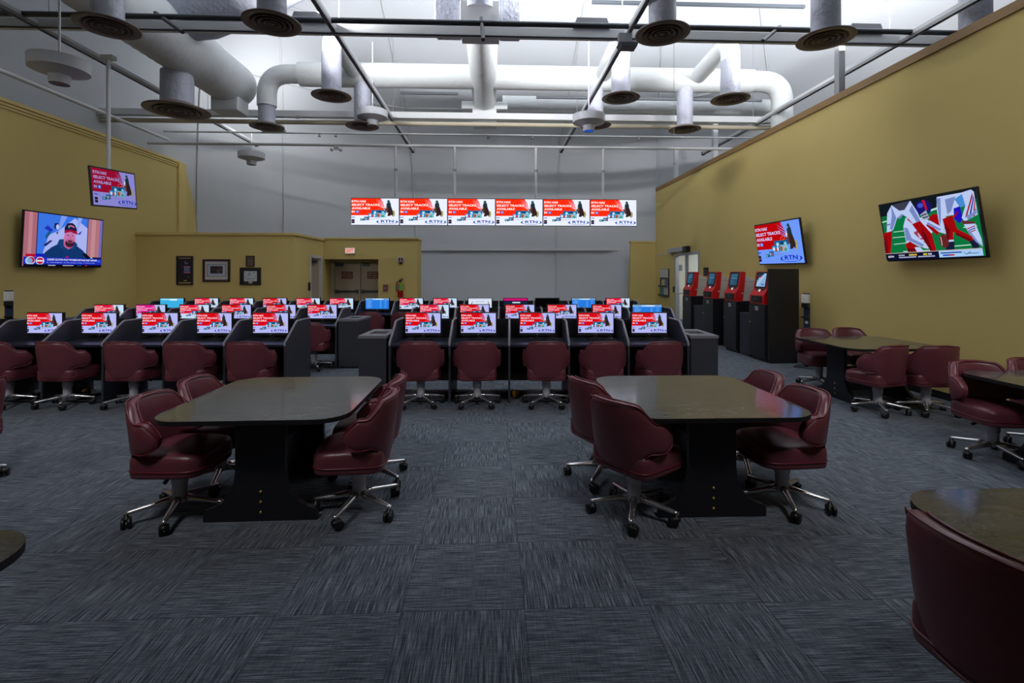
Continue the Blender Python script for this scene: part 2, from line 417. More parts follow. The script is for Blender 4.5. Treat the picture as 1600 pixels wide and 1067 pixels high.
struct(MB().box(-2.9, 2.5, 19.06, 19.14, 2.56, 2.66).build('beam_girt', M['steel_white']))
struct(MB().box(2.5, 5.6, 18.55, 18.63, 2.56, 2.66, M4=Matrix.Translation((2.5, 19.1, 0)) @ Matrix.Rotation(-.13, 4, 'Z') @ Matrix.Translation((-2.5, -18.6, 0))).build('beam_girt', M['steel_white']))

# unseen dark slab and rear wall, added to keep light off the foreground
struct(MB().box(XL, XR, -3.0, 3.2, ZW + .04, ZW + .24).build('ceiling_light_block', M['laminate_grey']))
struct(MB().box(XL, XR, -3.1, -3.0, 0, ZW + .24).build('wall_added_rear', M['wall']))
for zz, nm in ((8.5, 'beam_purlin'), (7.2, 'beam_purlin')):
    oo = [o_ for o_, z_ in PROF if z_ == (zz if zz != 7.2 else 7.2)][0]
    struct(MB().tube([roof_point(x_, y_, oo + .06, zz) for x_, y_ in PLAN[2:11]], .022, 6).build(nm, M['steel_white']))

# tall partition walls
o = MB()
o.box(XR, XR + .14, -6, 13.95, 0, ZW); o.box(XR, XR + .14, 15.85, 17.75, 0, ZW); o.box(XR, XR + .14, 13.95, 15.85, 2.32, ZW)
struct(o.build('wall_right', M['wall']))
struct(bx('trim_1', XR - .03, XR + .17, -6, 17.7, ZW - .09, ZW + .03, M['wood_cap']))
struct(bx('wall_left', XL - .14, XL, -6, 14.9, 0, ZW, M['wall']))
o = MB(); o.box(XL - .16, XL + .05, -6, 14.0, ZW - .03, ZW + .03); o.box(XL, XL + .035, -6, 14.0, ZW - .09, ZW - .045); o.box(XL, XL + .02, -6, 14.0, ZW - .14, ZW - .10)
struct(o.build('trim_2', M['wall_trim']))
o = MB(); o.box(XL, XL + .06, 13.9, 14.22, 2.6, ZW); struct(o.build('trim_3', M['wall_trim']))
struct(bx('baseboard_right', XR - .015, XR, -6, 13.95, 0, .1, M['laminate']))
struct(bx('baseboard_left', XL, XL + .015, -6, 12.3, 0, .1, M['laminate']))
# low office block and exit lobby on the back left
OX = -4.9; OZ = 2.62
struct(bx('wall_office', XL, OX, 12.36, 12.48, 0, OZ, M['wall']))
o = MB(); o.box(OX - .12, OX, 12.48, 13.46, 0, OZ); o.box(OX - .12, OX, 14.29, 15.3, 0, OZ); o.box(OX - .12, OX, 13.46, 14.29, 2.15, OZ)
struct(o.build('wall_office_side', M['wall']))
o = MB(); o.box(-3.33, -2.2, 14.5, 15.3, 0, OZ + .05); o.box(OX, -3.33, 14.5, 15.3, 2.09, OZ + .05)
struct(o.build('wall_exit', M['wall']))
o = MB(); o.box(XL, OX + .04, 12.32, 12.5, OZ, OZ + .06); o.box(OX - .14, OX + .04, 12.5, 14.5, OZ, OZ + .06); struct(o.build('trim_4', M['wall_trim']))
struct(MB().box(OX, -2.16, 14.46, 15.34, OZ + .05, OZ + .1).build('trim_5', M['wall_trim']))
o = MB(); o.prism([(5.0, 0), (6.0, 0), (6.0, 2.8), (5.09, 2.8)], 17.75, 17.95); struct(o.build('wall_corner', M['wall']))
struct(MB().prism([(5.06, 2.8), (6.0, 2.8), (6.0, 2.86), (5.06, 2.86)], 17.72, 17.98).build('trim_6', M['wall_trim']))

# double exit doors in their recess
def door_leaf(name, x0, x1, y):
    d = bx(name, x0, x1, y, y + .045, 0.01, 2.03, M['door']); struct(d)
    b = MB(); w = x1 - x0
    b.box(x0 + .03, x1 - .03, y - .07, y - .035, 1.10, 1.16); b.box(x0 + .02, x0 + .10, y - .075, y, 1.08, 1.18); b.box(x1 - .10, x1 - .02, y - .075, y, 1.08, 1.18)
    b.build('crash_bar', M['steel_dark'], d)
    s = Art(.34, .22, False); s.rect(0, 0, 1, 1, (92, 30, 26)); s.text('EMERGENCY', .1, .9, .70, .86, (196, 160, 140)); s.text('EXIT ONLY', .06, .94, .38, .60, (196, 160, 140)); s.text('NO ENTRY', .06, .94, .12, .27, (196, 160, 140))
    s.build('notice', d, ((x0 + x1) / 2, y - .004, 1.62)); return d
def closer(d, x0, x1, y): MB().box(x0, x1, y - .06, y, 1.90, 1.98).build('door_closer', M['steel_dark'], d)
d = door_leaf('door_1', -4.80, -4.07, 15.2); closer(d, -4.78, -4.55, 15.2)
d = door_leaf('door_2', -4.02, -3.29, 15.2); closer(d, -3.95, -3.75, 15.2)
o = MB(); o.box(-4.90, -4.80, 15.12, 15.26, 0, 2.09); o.box(-3.29, -3.2, 15.12, 15.26, 0, 2.09); o.box(-4.8, -3.29, 15.12, 15.26, 2.03, 2.09); o.box(-4.07, -4.02, 15.14, 15.26, 0, 2.03)
struct(o.build('trim_7', M['door']))
# plain door in the side of the office block
d = struct(bx('door_3', OX - .10, OX - .055, 13.5, 14.25, 0.01, 2.1, M['door']))
bx('door_closer', OX - .055, OX, 13.62, 13.95, 1.96, 2.04, M['steel_dark'], d)
MB().lathe([(.02, 0), (.03, .02), (.03, .05), (.0, .06)], 12).build('door_knob', M['alu'], d, (OX - .05, 13.58, 1.0), (0, PI / 2, 0))
o = MB(); o.box(OX - .11, OX + .012, 13.42, 13.5, 0, 2.18); o.box(OX - .11, OX + .012, 14.25, 14.33, 0, 2.18); o.box(OX - .11, OX + .012, 13.5, 14.25, 2.1, 2.18)
struct(o.build('trim_8', M['white']))
# glass door in the tall wall with a pale lobby behind
o = MB(); o.box(XR - .02, XR + .1, 15.77, 15.85, 0, 2.32); o.box(XR - .02, XR + .1, 13.95, 14.03, 0, 2.32); o.box(XR - .02, XR + .1, 14.03, 15.77, 2.24, 2.32); o.box(XR, XR + .08, 14.95, 15.03, 0, 2.24)
struct(o.build('trim_9', M['alu']))
def glassmat():
    m = bpy.data.materials.new('clear_glass'); m.use_nodes = True; nt = m.node_tree; nt.nodes.clear()
    a = nt.nodes.new('ShaderNodeBsdfTransparent'); g = nt.nodes.new('ShaderNodeBsdfGlossy'); g.inputs['Roughness'].default_value = 0.03
    x = nt.nodes.new('ShaderNodeMixShader'); x.inputs[0].default_value = 0.07; q = nt.nodes.new('ShaderNodeOutputMaterial')
    a.inputs[0].default_value = (.93, .96, .95, 1)
    nt.links.new(a.outputs[0], x.inputs[1]); nt.links.new(g.outputs[0], x.inputs[2]); nt.links.new(x.outputs[0], q.inputs[0]); return m
M['glass'] = glassmat()
d = struct(MB().box(XR + .03, XR + .04, 14.03, 15.77, .05, 2.24).build('door_4', M['glass']))
MB().tube([(XR - .06, 15.05, 1.05), (XR - .06, 15.72, 1.05)], .015, 8).build('push_bar', M['alu'], d)
n = MB(); n.box(XR + .022, XR + .028, 15.3, 15.6, 1.75, 1.95); n.build('notice', M['white'], d)
struct(MB().box(XR + 2.0, XR + 2.1, 12.5, 18.5, 0, 3.0).build('wall_lobby', M['white']))
struct(MB().box(XR + .14, XR + 2.1, 12.5, 18.5, 2.9, 3.0).build('ceiling_lobby', M['white']))

t = thing('lobby_fill_light', 'flat ceiling light added to brighten the lobby behind the glass door', 'light', (XR + 1.1, 15.4, 2.86))  # unseen lamp, added so the lobby looks bright through the glass
MB().box(-.3, .3, -.6, .6, 0, .04).build('panel', em(255, 252, 240, 2.0), t)
d = bpy.data.lights.new('lobby_fill_lamp', 'AREA'); d.shape = 'RECTANGLE'; d.size = .6; d.size_y = 1.2; d.energy = 60
l = bpy.data.objects.new('lobby_fill_lamp', d); COL.objects.link(l); l.parent = t; l.location = (0, 0, -.03)

# ================================================================== CHAIRS
def sstep(a, b, x):
    t = min(max((x - a) / (b - a), 0), 1); return t * t * (3 - 2 * t)
def make_chair(label, group):
    t = thing('swivel_chair', label, 'chair', (0, 0, 0), 0, group)
    # backrest: a barrel shell wrapping from one arm round the back to the other (the chair faces +Y)
    n = 56; CS = 14; mb = MB(); vs = []; top_o, top_i = [], []; low = []
    for i in range(n + 1):
        s = -1 + 2 * i / n; a = abs(s); sg = 1 if s >= 0 else -1
        ph = min(a / .86, 1) * PI / 2; pd = math.degrees(ph)
        if a <= .86:
            c = Vector((sg * .262 * math.sin(ph) ** .95 if ph > 0 else 0, -.03 - .185 * math.cos(ph), 0)); nr = Vector((sg * math.sin(ph), -math.cos(ph), 0))
        else:
            f = (a - .86) / .14; c = Vector((sg * .262, -.03 + .075 * f, 0)); nr = Vector((sg, 0, 0))
        zt = .838 - .012 * sstep(10, 45, pd) - .115 * sstep(36, 70, pd) - .045 * sstep(.80, 1, a)
        zb = .362 + .15 * sstep(26, 62, pd) + .012 * sstep(.75, 1, a)
        e = 1.0
        if a > .80: e = math.sqrt(max(0, 1 - ((a - .80) / .201) ** 2))
        zm, hh = (zt + zb) / 2, (zt - zb) / 2 * (0.22 + .78 * e); th = .033 * (0.35 + .65 * math.sqrt(e))
        lean = .035 * math.cos(ph)
        for k in range(CS):
            q = 2 * PI * k / CS + PI / CS
            cx = math.copysign(abs(math.cos(q)) ** .45, math.cos(q)); cz = math.copysign(abs(math.sin(q)) ** .32, math.sin(q))
            z = zm + hh * cz; bulge = .012 * (1 - cz * cz)
            p = c + nr * (th * cx + (bulge if cx > 0 else -bulge * .6) + lean * ((z - .6) / .24)); vs.append((p.x, p.y, z))
        if True:
            z = zm + hh * .99
            po = c + nr * (th * .92 + lean * ((z - .6) / .24)); pi_ = c + nr * (-th * .92 + lean * ((z - .6) / .24))
            top_o.append((po.x, po.y, z)); top_i.append((pi_.x, pi_.y, z))
            zl = zm - hh * .97; pl = c + nr * (th * .95 + lean * ((zl - .6) / .24)); low.append((pl.x, pl.y, zl))
    fs = [(i * CS + k, i * CS + (k + 1) % CS, (i + 1) * CS + (k + 1) % CS, (i + 1) * CS + k) for i in range(n) for k in range(CS)]
    fs += [list(range(CS - 1, -1, -1)), list(range(n * CS, (n + 1) * CS))]
    mb.add(vs, fs, 0, True); b = mb.build('backrest', M['leather'], t)
    pp = MB(); pp.tube(top_o + low[::-1], .005, 6, closed=True); pp.tube(top_i, .005, 6); pp.build('piping', M['piping'], b)
    # seat pad
    mb = MB(); rings = [(.94, .340), (.99, .346), (1.0, .362), (1.005, .44), (.995, .468), (.95, .488), (.82, .500), (.45, .510), (.02, .512)]
    def outl(k):
        pts = []
        for i in range(40):
            a = 2 * PI * i / 40; cx, cy = math.cos(a), math.sin(a)
            x = math.copysign(abs(cx) ** (.3 if cy < 0 else .42), cx) * .245; y = math.copysign(abs(cy) ** (.3 if cy < 0 else .42), cy) * .235
            pts.append((x * k, .035 + y * k))
        return pts
    vs = []
    for k, z in rings: vs += [(x, y, z + (-.012 * max(0, y - .1) / .19 if z > .45 else 0)) for x, y in outl(k)]
    fs = [(i * 40 + k, i * 40 + (k + 1) % 40, (i + 1) * 40 + (k + 1) % 40, (i + 1) * 40 + k) for i in range(len(rings) - 1) for k in range(40)] + [list(range(39, -1, -1)), list(range((len(rings) - 1) * 40, len(rings) * 40))]
    mb.add(vs, fs, 0, True); st = mb.build('seat', M['leather'], t)
    pp = MB(); pp.tube([(x, y, .388) for x, y in outl(1.006)], .006, 6, closed=True); pp.build('piping', M['piping'], st)
    # column, lever
    MB().lathe([(.0, .345), (.054, .345), (.054, .235), (.050, .228), (.047, .226), (.047, .145), (.056, .12), (.056, .10), (0, .10)], 20).build('column', M['alu'], t)
    MB().tube([(.06, .02, .335), (.14, .03, .325), (.20, .035, .305)], [.008, .008, .014], 8).build('lever', M['black_plastic'], t)
    for k in range(5):
        a = 2 * PI * k / 5 + .3; ca, sa = math.cos(a), math.sin(a); R = Matrix.Rotation(a, 4, 'Z')
        lg = MB(); prof = [(.03, .122, .030, .030), (.10, .116, .024, .022), (.20, .104, .019, .016), (.285, .094, .018, .014), (.31, .090, .011, .012)]
        vs = []
        for r, z, hw, hh in prof:
            for q in range(8):
                g = 2 * PI * q / 8 + PI / 8; vs.append(R @ Vector((r, hw * math.cos(g), z + hh * math.sin(g))))
        fs = [(i * 8 + q, i * 8 + (q + 1) % 8, (i + 1) * 8 + (q + 1) % 8, (i + 1) * 8 + q) for i in range(4) for q in range(8)] + [list(range(7, -1, -1)), list(range(32, 40))]
        lg.add(vs, fs, 0, True); l = lg.build('leg', M['chrome'], t)
        w = MB(); sw = Matrix.Translation((ca * .292, sa * .292, 0)) @ Matrix.Rotation(a * 2.3 + k, 4, 'Z')
        for s0, s1 in ((-.028, -.006), (.006, .028)):
            prof2 = [(.0, s0), (.029, s0), (.034, s0 + .004), (.034, s1 - .004), (.029, s1), (.0, s1)]
            tmp = MB(); tmp.lathe(prof2, 14)
            RX = sw @ Matrix.Translation((-.018, 0, .034)) @ Matrix.Rotation(PI / 2, 4, 'X')
            w.add([RX @ Vector(v) for v in tmp.v], tmp.f, 0, True)
        tmp = MB(); tmp.lathe([(.0, .082), (.012, .082), (.012, .070), (.028, .064), (.030, .046), (.0, .046)], 12)
        w.add([sw @ Vector(v) for v in tmp.v], tmp.f, 0, True)
        w.build('caster', M['black_plastic'], l)
    return t

CH = []   # (x, y, heading of the sitter in degrees from +Y towards -X, label, group)
def ch(x, y, deg, label, group): CH.append((x, y, deg, label, group))
SL = -0.038
def rowy(y0, x): return y0 + SL * x
YA, YB, YC = 6.35, 8.65, 11.05
# chairs along the front desks
ordw = ['first', 'second', 'third', 'fourth', 'fifth', 'sixth', 'seventh']
G = 'chairs along the front desk row'
LAx = [-6.15, -5.40, -4.56, -3.82, -3.05]; rotA = [-7, -8, -3, -2, 0]
for i, x in enumerate(LAx):
    k = ordw[len(LAx) - 1 - i]
    ch(x, rowy(YA, x) - .09, rotA[i], f'burgundy swivel chair, {k} from the aisle, front desk bank under the wall television' , G)
RAx = [-.91, -.19, .69, 1.40, 2.12]; rotB = [2, 0, -4, 5, 7]
for i, x in enumerate(RAx):
    ch(x, rowy(YA, x) - .08, rotB[i], f'burgundy swivel chair, {ordw[i]} from the aisle bin, front desk bank facing the hanging screens', G)
ch(-3.12, rowy(YB, -3.12) - .05, -4, 'burgundy swivel chair tucked under the aisle end desk of the second row', 'chairs at the rear desk rows')
ch(-2.69, rowy(YC, -2.69) - .12, 0, 'burgundy chair at the back row desk with the blue betting list screen', 'chairs at the rear desk rows')
ch(-1.95, rowy(YC, -1.95) - .10, 3, 'burgundy chair at the back row desk in front of the fire extinguisher', 'chairs at the rear desk rows')
# chairs at the two tables of the middle
G = 'chairs around the two centre tables'
ch(-2.17, 3.5, -92, 'burgundy chair with open seat at the near outer corner of the plain table', G)
ch(-2.18, 4.04, -90, 'burgundy chair at the far outer side of the plain table', G)
ch(-0.945, 3.52, 94, 'burgundy chair in profile, near aisle side of the plain table', G)
ch(-0.98, 4.02, 92, 'burgundy chair tucked in at the far aisle side of the plain table', G)
ch(0.99, 3.38, -56, 'burgundy chair back at the near aisle side of the table reflecting blue screens', G)
ch(0.915, 3.98, -66, 'burgundy chair at the far aisle side of the table reflecting blue screens', G)
ch(2.11, 3.49, 93, 'burgundy chair with open seat, near wall side of the table reflecting blue screens', G)
ch(2.14, 4.07, 88, 'burgundy chair peeking over the far wall side of the table reflecting blue screens', G)
# chairs at the tables by the tall wall
G = 'chairs at the tables along the tall wall'
ch(4.83, 7.06, 172, 'burgundy chair beside the navy sanitizer stand at the table under the football television', G)
ch(5.46, 7.14, 180, 'burgundy chair closest to the wall behind the table under the football television', G)
ch(4.67, 5.76, 14, 'burgundy chair with its back to view, room side of the table under the football television', G)
ch(5.24, 5.72, -4, 'burgundy chair with its back to view, wall side of the table under the football television', G)
ch(4.57, 4.3, 172, 'burgundy chair tucked under the dark wall table cut off by the picture edge', G)
ch(5.28, 4.42, 180, 'burgundy chair behind the cut-off wall table, only its arm showing', G)
ch(-4.27, 4.05, 88, 'burgundy chair back just entering the frame beside the left picture edge', 'chairs half outside the frame')
ch(1.735, 1.535, -88, 'large dark burgundy chair back in the foreground against the nearest table', 'chairs half outside the frame')
c0 = None
for x, y, deg, label, group in CH:
    if c0 is None:
        c0 = make_chair(label, group); c0.location = (x, y, 0); c0.rotation_euler = (0, 0, math.radians(deg))
    else: dup(c0, (x, y, 0), math.radians(deg), label, group)

# ================================================================== TABLES
def make_table(name, label, group, w, l):
    t = thing(name, label, 'table', (0, 0, 0), 0, group)
    # slightly bowed sides, rounded corners
    hw, hl = w / 2, l / 2; r = .20
    pts = rrect(-hw, hw, -hl, hl, r, 8)
    tp = MB(); tp.prism(pts, .722, .752, 0, 'Z', 1); tp.build('tabletop', [M['stone'], M['black_plastic']], t)
    def ped(y):
        half = [(.165, .722), (.165, .34), (.175, .26), (.205, .19), (.25, .13), (.31, .095), (.36, .08), (.375, .06), (.375, 0)]
        o = [(x, z) for x, z in half] + [(-x, z) for x, z in reversed(half)]
        p = MB(); p.prism(o, y - .02, y + .02, 0, 'Y'); pe = p.build('pedestal', M['laminate'], t)
        sg = -1 if y < 0 else 1
        for z in (.06, .13, .20):
            MB().lathe([(.011, 0), (.011, .004), (.006, .009), (0, .01)], 10).build('bolt', M['brass'], pe, (.005, y + sg * .02, z), (PI / 2 if sg < 0 else -PI / 2, 0, 0))
    ped(-hl + .26); ped(hl - .26)
    MB().box(-.015, .015, -hl + .27, hl - .27, .11, .43).build('stretcher', M['laminate'], t)
    return t
G = 'dark stone-look tables'
T1 = make_table('pedestal_table', 'dark pedestal table with plain grey top, left of the central aisle', G, 1.25, 1.31); T1.location = (-1.575, 3.80, 0); T1.rotation_euler = (0, 0, .012)
dup(T1, (1.52, 3.73, 0), -.008, 'dark pedestal table with veined top reflecting a blue screen, right of the central aisle', G)
dup(T1, (5.03, 6.42, 0), PI / 2, 'dark pedestal table against the tall wall below the football television', G)
dup(T1, (5.02, 3.87, 0), PI / 2, 'dark pedestal table against the tall wall, cut off by the picture edge', G)
dup(T1, (2.30, 1.37, 0), 0, 'dark foreground table corner behind the large dark chair', G)
dup(T1, (-2.20, 1.19, 0), 0, 'dark foreground table corner low beside the left picture edge', G)

# ================================================================== DESK ROWS
def desk_row(label, X0, n, pitch, y0, group='black partitioned desk rows'):
    ang = math.atan(SL); t = thing('carrel_desk', label, 'desk', (X0, rowy(y0, X0), 0), ang, group)
    D = .78
    for i in range(n + 1):
        x = i * pitch; o = MB()
        pts = [(0, 0), (D, 0), (D, 1.025), (.36, 1.025), (.325, 1.012), (.0, .775)]
        o.prism(pts, x - .014, x + .014, 0, 'X')
        d = o.build('divider', M['laminate_grey'], t)
        e = MB(); e.tube([(-.002, 0, .74), (-.002, 0, .775), (.0, .328, 1.016), (.0, .36, 1.027), (.0, D, 1.027)], .0155, 8)
        for k in range(len(e.v)): e.v[k] = (e.v[k][0] + x, e.v[k][1], e.v[k][2])
        e.build('edge_band', M['edge'], d)
    for i in range(n):
        xa, xb = i * pitch + .014, (i + 1) * pitch - .014
        MB().box(xa, xb, .01, D - .03, .724, .754).build('worktop', M['desk'], t)
        MB().box(xa, xb, D - .03, D - .01, .13, .724).build('modesty_panel', M['void'], t)
        MB().box(xa, xb, D - .03, D - .01, .754, 1.02).build('back_panel', M['laminate'], t)
        MB().lathe([(.0, .756), (.018, .756), (.022, .754), (.022, .75)], 12, c=(xb - .08, D - .14, 0)).build('grommet', M['brass'], t)
    return t
desk_row('front bank of black partitioned desks under the big wall television', -7.385, 6, .785, YA)
desk_row('front bank of black partitioned desks between two grey bins, facing the hanging screens', -1.325, 5, .774, YA)
desk_row('second row of black partitioned desks, bank ending at a grey bin by the aisle', -7.46, 6, .785, YB)
desk_row('second row of black partitioned desks, bank towards the red kiosks', -1.47, 6, .79, YB)
desk_row('continuous back row of black partitioned desks before the office and exit doors', -7.90, 14, .805, YC)

# monitors
MON = {}
def make_monitor(kind):
    if kind in MON: return MON[kind]
    me = {}
    c = MB(); c.box(-.2575, .2575, -.02, .02, 0.0, .325, 0, .006); c.box(-.16, .16, .02, .045, .06, .26, 0, .008)
    me['case'] = c.mesh('case', M['black_plastic'])
    s = MB(); s.box(-.03, .03, .01, .04, -.05, .10); me['neck'] = s.mesh('neck', M['black_plastic'])
    b = MB(); b.prism(rrect(-.12, .12, -.08, .09, .03), -.058, -.045, 0, 'Z'); me['foot'] = b.mesh('foot', M['black_plastic'])
    l = MB(); l.box(-.012, .012, -.0215, -.02, .014, .02); me['maker_mark'] = l.mesh('maker_mark', M['alu'])
    w, h = .483, .272
    A = {'desk': lambda: race_ad(w, h, 'desk'), 'pale': lambda: race_ad(w, h, 'pale'), 'pink': lambda: race_ad(w, h, 'pink'), 'odds': lambda: odds_list(w, h), 'sky': lambda: sky_list(w, h), 'white': lambda: white_page(w, h), 'night': lambda: night_page(w, h)}
    if kind == 'off':
        q = MB(); q.box(-w / 2, w / 2, -.001, 0, -h / 2, h / 2); q.box(w / 2 - .03, w / 2 - .02, -.002, 0, h / 2 - .03, h / 2 - .02, 1); me['screen'] = q.mesh('screen', [M['glass_dark'], em(60, 140, 230, .8)])
    else:
        a = A[kind](); me['screen'] = a.mb.mesh('screen', a.ms)
    MON[kind] = me; return me
def monitor(kind, x, y0, what, group, k=1.0, turn=0.0, dy=.47):
    me = make_monitor(kind); z = .756 + .058 * k
    t = thing('monitor', what, 'monitor', (x, rowy(y0, x) + dy, z), math.atan(SL) + turn, group); t.scale = (k, 1, k)
    if k != 1: t.scale = (k, 1, (1.115 - z) / .325)
    if t.scale.z != 1.0: t.location.z = .756 + .058 * t.scale.z
    link('case', me['case'], t); link('neck', me['neck'], t); link('foot', me['foot'], t); link('maker_mark', me['maker_mark'], t)
    link('screen', me['screen'], t, (0, -.0215, .176))
    return t
SAY = {'desk': 'red advert', 'pale': 'washed-out red advert', 'pink': 'pink-tinted advert', 'odds': 'blue betting list', 'sky': 'light blue listing page', 'white': 'white page', 'night': 'dark page with a pink band', 'off': 'dark switched-off screen'}
G = 'monitors on the front desk row'
for i, x in enumerate([-6.18, -5.43, -4.59, -3.84, -3.065]):
    monitor('desk', x, YA, f'monitor with red advert, {ordw[4 - i]} from the aisle, front bank under the wall television', G, 1.0, random.uniform(-.04, .03))
for i, x in enumerate([-.957, -.19, .627, 1.437, 2.177]):
    monitor('desk', x, YA, f'monitor with red advert, {ordw[i]} from the aisle, front bank facing the hanging screens', G, 1.0, random.uniform(-.03, .04))
G = 'monitors on the second desk row'
kb = ['pale', 'pink', 'pale', 'desk', 'desk', 'desk']
for i, x in enumerate([-7.084, -6.315, -5.507, -4.733, -3.907, -3.146]):
    monitor(kb[i], x, YB, f'monitor with {SAY[kb[i]]}, {ordw[5 - i]} from the aisle, second row towards the side wall', G, 1.10)
kb = ['pale', 'desk', 'desk', 'desk', 'desk', 'odds']
for i, x in enumerate([-1.07, -.326, .515, 1.294, 2.128, 2.875]):
    monitor(kb[i], x, YB, f'monitor with {SAY[kb[i]]}, {ordw[i]} from the aisle, second row towards the kiosks', G, 1.10)
G = 'monitors on the back desk row'
kc = ['sky', 'pale', 'pale', 'desk', 'pale', 'pale', 'odds', 'pale', 'pale', 'white', 'night', 'off', 'odds', 'pale']
pc = ['below the narrow black shadow box', 'below the signed dark wood frame', 'below the small black framed print', 'beyond the small black framed print', 'before the side door of the office', 'before the double exit doors', 'beside the grey aisle bin', 'below the fire extinguisher', 'one desk past the extinguisher',
      'before the pale back wall', 'before the pale back wall', 'before the pale back wall', 'second desk from the kiosk end', 'last desk before the red kiosks']
for i, x in enumerate([-7.487, -6.681, -5.864, -5.086, -4.304, -3.525, -2.689, -1.894, -1.101, -.282, .55, 1.294, 2.143, 2.95]):
    monitor(kc[i], x, YC, f'monitor with {SAY[kc[i]]}, back row, {pc[i]}', G, 1.12 if kc[i] != 'desk' or True else 1)

# bins beside the desks
def make_bin(label, w, d, h, hole=True):
    t = thing('waste_bin', label, 'bin', (0, 0, 0), 0, 'grey waste bins')
    MB().box(-w / 2, w / 2, 0, d, .025, h - .035, 0, .006).build('body', M['laminate_grey'], t)
    f = MB(); f.box(-w / 2 + .02, w / 2 - .02, .02, d - .02, 0, .03); f.build('plinth', M['black_plastic'], t)
    l = MB(); x0, x1 = -w / 2 - .006, w / 2 + .006; a0, a1 = -w / 2 + .07, w / 2 - .07; b0, b1 = d * .3, d * .72
    l.box(x0, x1, -.006, b0, h - .035, h); l.box(x0, x1, b1, d + .006, h - .035, h); l.box(x0, a0, b0, b1, h - .035, h); l.box(a1, x1, b0, b1, h - .035, h)
    ll = l.build('lid', M['lid'], t)
    MB().box(a0, a1, b0, b1, h - .033, h - .025).build('opening', M['void'], ll)
    return t
def place(o, x, y, r=0.0): o.location = (x, y, 0); o.rotation_euler = (0, 0, r); return o
ra = math.atan(SL)
B0 = place(make_bin('grey waste bin on the aisle end of the front desk bank facing the hanging screens', .36, .74, .865), -1.56, rowy(YA, -1.56) + .05, ra)
dup(B0, (2.77, rowy(YA, 2.77) + .05, 0), ra, 'grey waste bin at the kiosk end of the front desk row')
dup(B0, (-2.535, rowy(YB, -2.535) + .02, 0), ra, 'grey waste bin on the aisle end of the second desk row')
dup(B0, (-7.70, rowy(YB, -7.7) + .02, 0), ra, 'pale-lidded grey bin against the wall under the television, behind the desks')

# yellow floor caps under the desks
cap = MB(); cap.lathe([(.0, .10), (.03, .10), (.043, .085), (.047, .05), (.043, .016), (.03, .0), (0, 0)], 10); cm = cap.mesh('floor_cap', M['yellow'])
for (u, v, wh) in ((805, 614, 'under the third front desk facing the hanging screens'), (629, 613, 'under the aisle end desk facing the hanging screens'), (135, 612, 'under the front desk bank below the wall television')):
    p = at_z(u, v + 7, 0)
    tag(link('floor_cap', cm, None, p), f'round yellow cap {wh}', 'cap', 'yellow floor caps')

# ================================================================== TELEVISIONS
def screen_set(name, label, w, h, art, loc, rot, group=None, depth=.07):
    t = thing(name, label, 'television', loc, 0, group); t.rotation_euler = rot
    c = MB(); c.box(-w / 2, w / 2, 0, .03, -h / 2, h / 2, 0, .004); c.box(-w * .32, w * .32, .03, depth, -h * .36, h * .30, 0, .01); c.build('case', M['black_plastic'], t)
    art.build('screen', t, (0, -.002, .006 * 0))
    return t
def bracket(t, pts, r=.02): MB().tube(pts, r, 8).build('wall_mount', M['steel_dark'], t)

